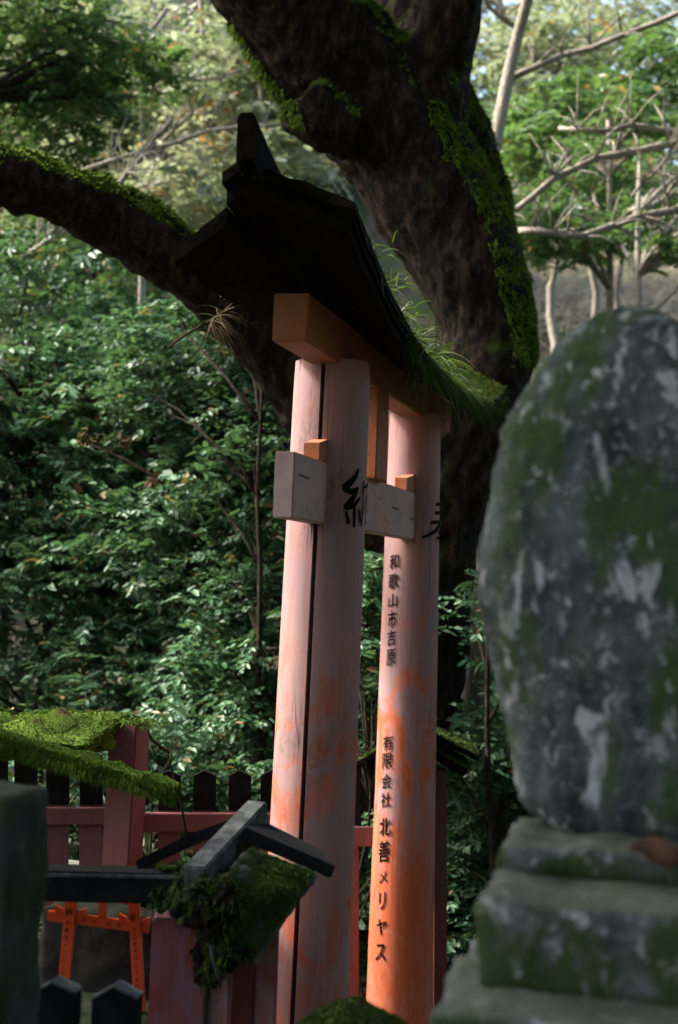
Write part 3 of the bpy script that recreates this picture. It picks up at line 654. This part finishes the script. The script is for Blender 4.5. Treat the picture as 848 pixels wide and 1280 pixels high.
bare('slim pale bare trunk rising behind the mossy leaning tree', [[(600, 420, 10), (615, 200, 9), (635, 90, 8), (658, 0, 7), (680, -80, 6)], [(632, 100, 5), (700, 72, 4.5), (780, 45, 4), (860, 12, 3.5), (920, -10, 3)], [(650, 40, 4), (610, 10, 3), (590, -40, 2)]], 14)
bare('crooked bare tree with white limbs reaching over the memorial stone', [[(900, 330, 14), (880, 240, 12), (870, 120, 10), (880, -60, 8)], [(880, 172, 6), (800, 188, 5.5), (740, 198, 5), (690, 225, 4.5), (640, 265, 4)], [(875, 255, 6), (800, 272, 5), (730, 295, 5), (690, 290, 4.5), (648, 288, 4)], [(870, 165, 4), (790, 158, 4), (745, 165, 3.5), (700, 160, 3)], [(850, 180, 3), (820, 215, 2.5), (790, 245, 2)], [(860, 210, 3), (830, 245, 2.5), (835, 275, 2)]], 13)
bare('thin bare sapling crossing above the torii ridge', [[(180, 330, 5), (150, 230, 4), (190, 175, 3.5), (215, 150, 3)], [(100, 215, 3), (180, 190, 3), (260, 163, 3), (330, 158, 2.5), (390, 155, 2)], [(30, 320, 4), (60, 300, 3.5), (85, 280, 3)], [(120, 280, 3), (160, 215, 3), (195, 178, 2.5)]], 12.5)
bare('thin pale bare tree leaning upslope under the green boughs', [[(20, 420, 5), (70, 300, 4.5), (110, 190, 4), (150, 90, 3.5), (210, 10, 3)], [(85, 270, 3), (150, 225, 3), (215, 165, 2.5), (260, 120, 2)], [(110, 190, 3), (60, 130, 2.5), (20, 60, 2)], [(135, 130, 2.5), (200, 105, 2.5), (280, 95, 2), (340, 70, 1.5)]], 15.5)
bare('slender bare tree standing between the ridge horn and the leaning trunk', [[(300, 420, 5), (270, 260, 4.5), (255, 130, 4), (250, -20, 3)], [(262, 180, 3), (310, 120, 2.5), (350, 60, 2)], [(256, 120, 2.5), (215, 70, 2.5), (190, 10, 2)]], 17)
bare('stout pale stub of trunk seen between pillar and memorial stone', [[(610, 760, 22), (590, 700, 22), (585, 660, 20), (578, 610, 17), (572, 575, 8)]], 11.5)
# dry brush on the bright slope
def hit(px, py):
    Y = 12.
    while Y < 50 and at(px, py, Y).z > ground_z(at(px, py, Y).x, Y): Y += .4
    return at(px, py, Y)
nb = 6000; P = np.array([list(hit(random.uniform(640, 960), random.gauss(370, 38))) for _ in range(nb)])
br_ = thing('dry_brush', hit(760, 400), 'pale dry stalks and brush covering the slope above the memorial stone', 'brush')
blades('stalks', P, rng.normal(size=(nb, 3))*np.array([1, .6, .5])+[0, 0, .5], rng.uniform(.25, 1.0, nb), .018, M['drybrush'], br_, .2, 3)

# withered dark leaf clusters dangling in the foliage
for (x, y, s) in ((111, 545, 13), (157, 550, 10), (192, 598, 9)):
    b = at(x, y, 8.3); t_ = thing('withered_leaves', b, 'small dark clump of withered leaves dangling in the green foliage', 'leaves', 'withered leaf clumps in the foliage')
    P = np.array(b)+rng.normal(size=(22, 3))*s*.4*8.3/F; leaves('leaf_clump', P, rng.normal(size=(22, 3))+[0, 0, -1], rng.normal(size=(22, 3)), .05, .03, M['dead'], t_)

# ---------------------------------------------------------------- memorial stone on stepped pedestal
YS0 = 3.27
ms = thing('memorial_stone', at(790, 1040, YS0), 'upright rounded memorial boulder blotched with moss and white lichen', 'stone')
prof = [(385, 6), (390, 32), (402, 57), (420, 82), (455, 111), (495, 134), (540, 158), (590, 170), (640, 180), (700, 186), (740, 188), (800, 182), (880, 163), (950, 148), (1000, 136), (1022, 124), (1038, 104), (1048, 78)]
g = G(); n_ = 110; ys = np.concatenate([[385, 387, 390, 395], np.linspace(402, 1048, 130)])
for y in ys:
    hw = np.interp(y, [p[0] for p in prof], [p[1] for p in prof])*YS0/F; c = at(790, y, YS0)
    for k in range(n_):
        a = 2*math.pi*k/n_; ca, sa = math.cos(a), math.sin(a); e = .75
        g.v.append(c + VD*(hw*math.copysign(abs(ca)**e, ca)) + UD*(hw*.52*math.copysign(abs(sa)**e, sa)))
for j in range(len(ys)-1):
    for k in range(n_): g.f.append((j*n_+k, (j+1)*n_+k, (j+1)*n_+(k+1) % n_, j*n_+(k+1) % n_))
g.f.append(tuple(range(n_))); g.f.append(tuple((len(ys)-1)*n_+k for k in reversed(range(n_))))
bo = g.obj('boulder', M['stone'], ms, True); rough_mesh(bo, .014, 5); rough_mesh(bo, .006, 30); 
ped = thing('stone_pedestal', at(760, 1300, 3.1), 'stepped mossy stone pedestal under the memorial boulder', 'pedestal')
def block(name, corner, dv, du, dz, mat, parent, rough=.012, sub=12):
    "corner: front-left-top"
    h = Vector((dv/2, du/2, dz/2)); rr = min(.022, min(h)*.5); me_n = []; g = G(); idx = {}
    N = [max(2, min(60, int(2*q/.028))) for q in h]
    def vert(i, j, k):
        if (i, j, k) not in idx:
            p = Vector((-h.x+2*h.x*i/N[0], -h.y+2*h.y*j/N[1], -h.z+2*h.z*k/N[2])); q = Vector([max(-(h[m]-rr), min(h[m]-rr, p[m])) for m in range(3)]); d = p-q
            if d.length > 0: p = q+d.normalized()*rr
            w_ = corner+VD*(p.x+h.x)+UD*(p.y+h.y)+ZD*(p.z-h.z); nv_ = (VD*d.x+UD*d.y+ZD*d.z).normalized() if d.length > 0 else ZD
            idx[(i, j, k)] = len(g.v); g.v.append(w_+nv_*rough*(noise.fractal(w_*7, 1., 2., 4)+.5*noise.noise(w_*40)))
        return idx[(i, j, k)]
    for a, b, c in ((0, 1, 2), (1, 2, 0), (2, 0, 1)):
        for side in (0, N[c]):
            for i in range(N[a]):
                for j in range(N[b]):
                    f = []
                    for di, dj in ((0, 0), (1, 0), (1, 1), (0, 1)):
                        t = [0, 0, 0]; t[a] = i+di; t[b] = j+dj; t[c] = side; f.append(vert(*t))
                    g.f.append(tuple(f if side else f[::-1]))
    o = g.obj(name, mat, parent, True); bm = bmesh.new(); bm.from_mesh(o.data); bmesh.ops.recalc_face_normals(bm, faces=bm.faces); bm.to_mesh(o.data); bm.free(); return o
k2 = at(594, 1122, 2.78); k3 = at(529, 1262, 2.62)
t2 = block('step', k2, 1.0, .70, k2.z-k3.z+.01, M['base'], ped)
t3 = block('step', k3, 1.3, 1.1, k3.z-.08, M['base'], ped, .014)
k0 = k3 - VD*.08 - UD*.1; k0.z = .09
block('step', k0, 1.6, 1.35, .16, M['base'], ped)
kk = at(624, 1085, 3.04); block('seat_stone', Vector((kk.x, kk.y, k2.z+.06)), .56, .40, .08, M['base'], ped, .02)
# brown dry leaf on the step
b = at(826, 1082, 2.86); t_ = thing('dry_leaf', b, 'brown curled dry leaf resting on the pedestal step', 'leaf')
g = G(); 
for i in range(9):
    for j in range(5):
        s, q = i/8-.5, j/4-.5; ww = math.cos(s*math.pi)*.04; g.v.append(b+VD*(s*.12)+ZD*(q*ww*1.4+.012+.02*abs(q)-s*.02)+UD*(.012+.03*q*q*2-.01*math.sin(s*7)))
for i in range(8):
    for j in range(4): g.f.append((i*5+j, i*5+j+1, (i+1)*5+j+1, (i+1)*5+j))
g.obj('leaf_blade', M['dryleaf'], t_, True)

# ---------------------------------------------------------------- stone post, mossy stone cap at the front
def stone_post(label, xl, xr, yt, Y, mat):
    c = at(xl, yt, Y); wd = (xr-xl)*Y/F; gz = ground_z(c.x, c.y)-.1
    t = thing('stone_post', (c.x+wd/2, c.y+wd/2, gz), label, 'post')
    block('shaft', c, wd, wd, c.z-gz, mat, t, .012); return t
stone_post('squat dark mossy stone post with rounded edges beside the black beam', -90, 24, 988, 3.6, M['darkstone'])
cz = at(447, 1274, 4.0); t_ = thing('mossy_stone', (cz.x, cz.y+.15, ground_z(cz.x, cz.y)-.05), 'moss covered stone with a peaked top at the foot of the torii pillars', 'stone')
g = G(); nr = 32
for (r, dz) in ((.004, 0), (.05, -.028), (.10, -.056), (.15, -.088), (.19, -.12), (.21, -.17), (.21, -.6), (.22, -1.6)):
    for k in range(nr):
        a = 2*math.pi*k/nr; sq = 1/max(abs(math.cos(a)), abs(math.sin(a)))**.5; g.v.append(Vector((cz.x+math.cos(a)*r*sq, cz.y+.2+math.sin(a)*r*sq, cz.z+dz)))
for j in range(7):
    for k in range(nr): g.f.append((j*nr+k, (j+1)*nr+k, (j+1)*nr+(k+1) % nr, j*nr+(k+1) % nr))
g.f.append(tuple(range(nr)))
o = g.obj('main_body', M['mossdark'], t_, True); rough_mesh(o, .012, 9)
p, nn = sample(o, 9000, .1); blades('moss', p, nn+rng.normal(size=p.shape)*.6, rng.uniform(.008, .02, 9000), .005, M['mossdark'], o, .3, 2)

# black capped posts
for (xl, xr, yp, ye, lb) in ((39, 94, 1229, 1243, 'black peaked paling beside the dark stone post'), (115, 171, 1234, 1250, 'black peaked paling below the right leg of the small orange torii')):
    Y = 4.2; a, b_, c = at(xl, ye, Y), at(xr, ye, Y), at((xl+xr)/2, yp, Y); gz = ground_z(a.x, a.y)-.05; d = UD*.05
    t_ = thing('black_paling', ((a.x+b_.x)/2, a.y, gz), lb, 'paling')
    A, B = Vector((a.x, a.y, gz)), Vector((b_.x, b_.y, gz)); g = G()
    pts = [A, B, b_, c, a]; g.add(pts+[p+d for p in pts], [(0, 1, 2, 3, 4), (9, 8, 7, 6, 5)]+[(i, i+5, (i+1) % 5+5, (i+1) % 5) for i in range(5)])
    g.obj('board', M['black'], t_)
    for p, q in ((a, c), (c, b_)):
        up = ZD*.008; e = (q-p).normalized()*.004; G().hexa([p-e-d*.1, q+e*(.0)-d*.1, q+d*1.1, p-e+d*1.1, p-e-d*.1+up, q-d*.1+up, q+d*1.1+up, p-e+d*1.1+up]).obj('cap', M['greywood'], t_)

# ---------------------------------------------------------------- small bright orange votive torii, backed by an added dark slab in place of deep shade
YM = 5.3
bs = thing('dark_block', at(130, 1400, YM+.4), 'near-black slab added in place of deep shade right behind the small orange torii', 'stone')
block('main_body', at(50, 1132, YM+.28), .48, .16, 1.0, m_stone('shade_black', moss=(.008, .014, .004), base=(.016, .016, .015), dark=(.006, .007, .006), pale=(.03, .03, .03), mosslo=.5, chips=.8), bs, .02)  # near-black colour stands in for the shade under the beam
lz = at(175, 1264, YM); led = thing('stone_ledge', Vector((lz.x-.12, lz.y+.2, lz.z-.5)), 'low dark stone ledge carrying the small orange torii', 'ledge')
block('slab', Vector((lz.x-.5, lz.y-.06, lz.z-.004)), .56, .6, .35, M['darkstone'], led)
mt = thing('small_torii', at(128, 1264, YM), 'bright orange hand sized votive torii with tiny black writing', 'torii')
def mbar(name, p, q, hw, hh, parent=mt, dy=.012):
    p, q = Vector(p), Vector(q); ax = (q-p).normalized(); f = Vector((0, 1, 0)); n = ax.cross(f).normalized()
    return G().bar(p, q, n*hw, f*dy).obj(name, M['orange'], parent, False, .002)
ml = mbar('pillar', at(90, 1120, YM), at(78, 1262, YM), .021, 0, dy=.016); mr = mbar('pillar', at(168, 1128, YM), at(175, 1262, YM), .020, 0, dy=.016)
mnu = mbar('tie_beam', at(60, 1144, YM+.001), at(187, 1160, YM+.001), .0185, 0, dy=.009)
mbar('centre_strut', at(129, 1118, YM), at(128, 1150, YM), .016, 0, dy=.006)
mbar('top_beam', at(45, 1104, YM), at(205, 1113, YM), .022, 0, dy=.018)
for (x, y) in ((74, 1137), (103, 1141), (154, 1148), (183, 1152)):
    a = at(x, y, YM); h = .012; s = 1 if x in (74, 154) else -1
    G().hexa([a+Vector((-.014, -.012, -h)), a+Vector((.014, -.012, -h)), a+Vector((.014, .012, -h)), a+Vector((-.014, .012, -h)), a+Vector((-.014, -.012, h+s*.006)), a+Vector((.014, -.012, h-s*.006)), a+Vector((.014, .012, h-s*.006)), a+Vector((-.014, .012, h+s*.006))]).obj('wedge', M['orange'], mt)
def flat_text(ch, c, wd, ht, parent, rot=0., fr=-.0185):
    gl = glyph(ch, 0); q = max(gl[2], gl[3]); pts, f = brush(gl, wd*gl[2]/q, ht*gl[3]/q, .1); vs = []
    for x, y in pts: vs.append(c+Vector((x*math.cos(rot)-y*math.sin(rot), fr, x*math.sin(rot)+y*math.cos(rot))))
    obj('lettering', vs, f, M['ink'], parent)
for ch, x, y in (('神', 105, 1149), ('大', 118, 1151), ('光', 136, 1154), ('天', 149, 1156)): flat_text(ch, at(x, y, YM), .017, .017, mnu, 0, -.0125)
flat_text('納', at(87, 1138, YM), .027, .027, ml); flat_text('奉', at(167, 1146, YM), .027, .027, mr)
for i, ch in enumerate('京都市一二三上下中'): flat_text(ch, at(85.5-i*.95, 1152+i*9.2, YM), .015, .018, ml)
for i, ch in enumerate('大山市中川上下木日一二'): flat_text(ch, at(168.5+i*.5, 1161+i*8.8, YM), .015, .018, mr)

# ---------------------------------------------------------------- small ruined torii with fallen mossy roof
YR = 5.0
rt = thing('ruined_torii', at(240, 1400, YR), 'small decayed torii with black beam and a tilted moss grown roof end', 'torii')
gz = ground_z(rt.location.x, rt.location.y)-.05
def post(name, xl, xr, yt, Y, mat, parent, depth=.12, lean=0):
    a, b_ = at(xl, yt, Y), at(xr, yt, Y); d = Vector((0, depth, 0)); A, B = Vector((a.x-lean, a.y, gz)), Vector((b_.x-lean*.6, b_.y, gz))
    return G().hexa([A, B, B+d, A+d, a, b_, b_+d, a+d]).obj(name, mat, parent, False, .008)
M['purple'] = m_paint('purplish_old_paint', fresh=(.17, .04, .028), faded=(.18, .09, .125), z0=-1, z1=1.4, grimeamt=.75)
M['pinkpost'] = m_paint('pink_old_paint', fresh=(.30, .08, .05), faded=(.34, .18, .19), z0=-3, z1=1., grimeamt=.25)
post('pillar', 190, 262, 1148, YR, M['purple'], rt, .14); post('pillar_batten', 264, 292, 1150, YR+.03, M['pinkpost'], rt, .1)
post('rear_pillar', 292, 325, 1120, YR+.2, M['fence'], rt, .1, .01); post('rear_pillar', 322, 349, 1150, YR+.12, M['pinkpost'], rt, .1, -.02)
p, q = at(-60, 1100, YR-.02), at(262, 1108, YR-.02); G().bar(p, q, Vector((0, .06, 0)), ZD*.052).obj('top_beam', M['black'], rt, False, .004)
p, q = at(-60, 1087, YR-.02), at(250, 1092, YR-.02); bc = G().bar(p, q, Vector((0, .066, 0)), ZD*.006).obj('beam_cap', M['greywood'], rt, False, .002)
# ridge: end face near (243,1092), running away to (325,998)
def plank(name, pts, th, mat, parent, bevel=.004):
    "quad of world points extruded down its own normal"
    pts = [Vector(p) for p in pts]; nv = (pts[1]-pts[0]).cross(pts[3]-pts[0]).normalized()
    if nv.z < 0: nv = -nv
    return G().hexa([p-nv*th for p in pts]+pts).obj(name, mat, parent, False, bevel)
rp, rq = at(243, 1086, YR-.22), at(322, 1003, YR+.36); ax = (rq-rp).normalized(); sd_ = ax.cross(ZD).normalized(); upn = sd_.cross(ax)
rb = G().bar(rp-upn*.045, rq-upn*.045, sd_*.040, upn*.052).obj('ridge_beam', M['greywood'], rt, False, .006)
plank('roof_slab', [at(168, 1077, YR+.0), at(243, 1040, YR+.10), at(300, 1020, YR+.45), at(225, 1052, YR+.4)], .035, M['black'], rt)
plank('roof_slab', [at(420, 1083, YR+.02), at(306, 1034, YR+.05), at(322, 1022, YR+.40), at(405, 1064, YR+.40)], .045, M['black'], rt)
# thick mossy roof slope folded down towards the viewer
mp = [at(398, 1092, YR-.02), at(318, 1200, YR-.20), at(250, 1135, YR-.26), at(312, 1062, YR-.02)]
nv = (mp[1]-mp[0]).cross(mp[3]-mp[0]).normalized(); nv = nv if nv.y < 0 else -nv
ms_ = G().hexa([p-nv*.06 for p in mp]+mp).obj('fallen_roof_slope', M['greywood'], rt)
bm = bmesh.new(); bm.from_mesh(ms_.data); bmesh.ops.subdivide_edges(bm, edges=bm.edges, cuts=9, use_grid_fill=True); bm.normal_update(); bm.to_mesh(ms_.data); bm.free(); rough_mesh(ms_, .02, 9)
# moss sheet over it
g = G(); N_ = 26
for i in range(N_+1):
    for j in range(N_+1):
        s, t = i/N_, j/N_; a = mp[0].lerp(mp[1], s); b_ = mp[3].lerp(mp[2], s); q = a.lerp(b_, .05+.95*t)
        g.v.append(q+nv*(.006+.06*max(0, noise.fractal(q*9, 1, 2, 4)+.35)*math.sin(math.pi*min(1, max(0, s)))**.5))
for i in range(N_):
    for j in range(N_):
        q = g.v[i*(N_+1)+j]
        if noise.noise(q*6+Vector((3, 0, 0))) > -.62+.3*(i < 4): g.f.append((i*(N_+1)+j, (i+1)*(N_+1)+j, (i+1)*(N_+1)+j+1, i*(N_+1)+j+1))
mo = g.obj('moss_sheet', M['mossdark'], rt, True); mo['kind'] = 'stuff'
p, nn = sample(mo, 14000); nn = np.where((nn @ np.array(nv))[:, None] < 0, -nn, nn)
blades('moss', p, nn*1.0+rng.normal(size=p.shape)*.6+[0, 0, .1], rng.uniform(.008, .03, len(p)), .005, M['mossdark'], ms_, .6, 3)
# hanging roots and rotten fibre under the joint
bmx = bmesh.new(); bmesh.ops.create_icosphere(bmx, subdivisions=5, radius=1); g = G()
for (x, y, rx, rz_, dy) in ((258, 1122, .105, .085, -.10), (275, 1165, .075, .10, -.12), (222, 1112, .085, .05, -.04), (262, 1205, .035, .06, -.10), (264, 1132, .055, .085, -.26), (286, 1182, .045, .055, -.24)):
    ce = at(x, y, YR+dy); g.add([ce+Vector((v.co.x*rx, v.co.y*.07, v.co.z*rz_)) for v in bmx.verts], [tuple(v.index for v in f.verts) for f in bmx.faces])
bmx.free(); rl = g.obj('rotten_thatch', M['roof'], rt, True); rl['kind'] = 'stuff'; rough_mesh(rl, .07, 14)
p, nn = sample(rl, 9000, -.6); kp = np.array([noise.noise(Vector(q)*9) > -.1 for q in p]); p, nn = p[kp], nn[kp]
blades('moss', p, nn*.6+rng.normal(size=p.shape)*.5+[0, 0, -.3], rng.uniform(.008, .03, len(p)), .005, M['mossdark'], rt, .6, 3)
p, nn = sample(rl, 500); blades('rotten_fibre', p, rng.normal(size=(500, 3))*.3+[0, 0, -1], rng.uniform(.02, .09, 500), .005, M['roof'], rt, .2, 4)
g = G(); g.tube([at(263, 1165, YR-.28), at(266, 1195, YR-.28), at(271, 1215, YR-.27), at(276, 1232, YR-.26)], [.006, .007, .006, .003], 7); g.tube([at(269, 1205, YR-.27), at(280, 1222, YR-.27)], [.005, .002], 6); g.obj('hanging_root', M['greywood'], rt, True)
mcap = np.array([list(at(random.uniform(196, 262), 1084+random.uniform(0, 3), YR-.05+random.uniform(-.03, .06))) for _ in range(1500)]); blades('moss', mcap, rng.normal(size=(1500, 3))*.6+[0, 0, .8], rng.uniform(.008, .022, 1500), .005, M['mossdark'], bc, .3, 2)

# ---------------------------------------------------------------- vermilion paling fence
YF = 7.0
fn = thing('paling_fence', at(180, 1300, YF), 'old dull red paling fence with black pointed tops behind the ruined torii', 'fence')
gzf = ground_z(fn.location.x, fn.location.y)-.05
def fbox(name, xl, xr, yt, yb, Y, mat, parent, depth=.04, bevel=.004):
    a, b_, c, d_ = at(xl, yb, Y), at(xr, yb, Y), at(xr, yt, Y), at(xl, yt, Y); d = Vector((0, depth, 0))
    return G().hexa([a, b_, b_+d, a+d, d_, c, c+d, d_+d]).obj(name, mat, parent, False, bevel)
for k, xl in enumerate([-62, -20, 17, 57, 99, 197, 241, 285, 325]):
    wd = 28; Y = YF+.05
    ytop = 1013 if xl > 150 else 1006
    b = fbox('paling', xl, xl+wd, ytop, 1250, Y, M['fence'], fn, .025, .002)
    yc = 963 if xl > 150 else 938
    a, b_, e1, e0, pk = at(xl+1, ytop, Y), at(xl+wd+1, ytop, Y), at(xl+wd+1, yc+7, Y), at(xl+1, yc+7, Y), at(xl+wd/2, yc, Y); d = Vector((0, .028, 0)); o_ = Vector((0, -.002, 0))
    pts = [p+o_ for p in (a, b_, e1, pk, e0)]; G().add(pts+[p+d for p in pts], [(0, 1, 2, 3, 4), (9, 8, 7, 6, 5)]+[(i, i+5, (i+1) % 5+5, (i+1) % 5) for i in range(5)]).obj('black_top', M['black'], b)
fbox('rail', -70, 137, 1010, 1031, YF, M['fence'], fn, .045); fbox('rail', 174, 340, 1017, 1040, YF, M['fence'], fn, .045)
fbox('rail', -70, 137, 1180, 1200, YF, M['fence'], fn, .045); fbox('rail', 174, 340, 1186, 1206, YF, M['fence'], fn, .045)
kb = thing('stone_kerb', at(150, 1090, YF+.5), 'pale stone kerb glimpsed through the paling fence', 'kerb'); c_ = at(-80, 1068, YF+.5); block('kerb_stone', c_, .88, .2, .25, M['base'], kb, .01)

# ---------------------------------------------------------------- small mossy roofed gate at left
mg = thing('mossy_gate', at(160, 1300, YF-.15), 'small red gate post under two thick moss covered roof boards', 'gate')
c0 = at(161, 905, YF-.15); g = G(); hw = 22*YF/F
cs = [(math.cos(R(a)), math.sin(R(a))) for a in (25, 115, 205, 295)]
top = [c0+Vector((x*hw*1.2, y*hw*1.2+.05, 0)) for x, y in cs]; bot = [Vector((p.x-.03, p.y, gzf)) for p in top]
g.hexa(bot+top).obj('post', M['fence'], mg, False, .008)
bp, bq = at(-60, 902, 5.9), at(222, 984, 5.75); ax = (bq-bp).normalized(); upn = (ZD-ax*ax.z).normalized(); sd_ = ax.cross(upn)
eb = G().bar(bp-upn*.02, bq-upn*.02, sd_*.06, upn*.034).obj('eave_board', M['moss'], mg, True)
bm = bmesh.new(); bm.from_mesh(eb.data); bmesh.ops.subdivide_edges(bm, edges=bm.edges, cuts=14, use_grid_fill=True); bm.normal_update(); bm.to_mesh(eb.data); bm.free(); rough_mesh(eb, .03, 9)
p, nn = sample(eb, 26000, -.3); blades('moss', p, nn*.7+rng.normal(size=p.shape)*.45+[0, 0, .1], rng.uniform(.006, .016, len(p)), .0045, M['moss'], eb, .7, 2)
P = np.array([list(bp.lerp(bq, random.random())-sd_*0+Vector((0, -.06, -.02-random.random()*.02))) for _ in range(5000)]); blades('moss_fringe', P, rng.normal(size=(5000, 3))*.25+[0, -.4, -.5], rng.uniform(.01, .035, 5000), .004, M['moss'], eb, .6, 3)
rs = plank('roof_board', [at(-70, 930, 6.2), at(108, 932, 6.2), at(160, 893, 7.0), at(-70, 888, 7.0)], .07, M['moss'], mg)
bm = bmesh.new(); bm.from_mesh(rs.data); bmesh.ops.triangulate(bm, faces=bm.faces[:]); bmesh.ops.subdivide_edges(bm, edges=bm.edges, cuts=9, use_grid_fill=True); bm.normal_update(); bm.to_mesh(rs.data); bm.free(); rough_mesh(rs, .10, 8); rs.data.shade_smooth()
p, nn = sample(rs, 26000, -.2); blades('moss', p, nn+rng.normal(size=p.shape)*.6+[0, 0, .3], rng.uniform(.006, .016, len(p)), .005, M['moss'], rs, .5, 2)
P = np.array(c0)+rng.normal(size=(1500, 3))*np.array([.05, .05, .012])+[0, .05, .0]; blades('moss', P, rng.normal(size=(1500, 3))*.7+[0, 0, .6], rng.uniform(.02, .04, 1500), .006, M['moss'], mg, .5, 3)
p, nn = sample(rs, 16, .3); leaves('leaf_litter', p+[0, 0, .012], rng.normal(size=(16, 3))*[1, 1, .2], rng.normal(size=(16, 3))*.4+[0, 0, 1], .06, .03, M['deadleaf'], mg)
# bare twigs by the post
t_ = thing('bare_twig', at(235, 1050, 6.2), 'thin bare twig arching beside the mossy gate post', 'twig')
g = G(); g.tube([at(236, 1060, 6.2), at(226, 1000, 6.15), at(210, 945, 6.1), at(216, 925, 6.1), at(250, 909, 6.05)], [.005, .005, .004, .004, .002], 6); g.tube([at(210, 940, 6.1), at(190, 925, 6.0), at(180, 906, 6.0)], [.006, .007, .004], 6); g.obj('stem', M['bark2'], t_, True)

# ---------------------------------------------------------------- small roofed torii behind the right pillar
YB = 8.6
sb = thing('roofed_lantern_gate', at(510, 1280, YB), 'small peaked mossy roof on red posts behind the right torii pillar', 'gate')
gzb = ground_z(sb.location.x, sb.location.y)-.05
def rp_(x, y, Y): return at(x, y, Y)
for q in ([at(438, 958, YB-.15), at(520, 905, YB-.15), at(528, 897, YB+.45), at(450, 945, YB+.45)], [at(600, 946, YB-.15), at(516, 905, YB-.15), at(524, 897, YB+.45), at(596, 930, YB+.45)]):
    o = plank('roof_slab', q, .03, M['roof'], sb); p, nn = sample(o, 900, .3); blades('moss', p, nn+rng.normal(size=p.shape)*.6, rng.uniform(.01, .025, 900), .007, M['mossdark'], o, .4, 2)
ul = plank('under_roof', [at(586, 962, YB-.1), at(520, 925, YB-.1), at(524, 915, YB+.3), at(584, 948, YB+.3)], .05, M['roof'], sb)
p, nn = sample(ul, 2500, .1); blades('moss', p, nn+rng.normal(size=p.shape)*.6, rng.uniform(.012, .035, 2500), .007, M['moss'], ul, .4, 2)
fbox('post', 543, 559, 962, 1330, YB+.02, M['fence'], sb, .08); fbox('post', 437, 449, 1058, 1330, YB+.02, M['fence'], sb, .06)
fbox('rail', 430, 480, 1034, 1058, YB-.02, M['fence'], sb, .03); fbox('upper_post', 441, 452, 950, 1034, YB+.02, M['black'], sb, .06)
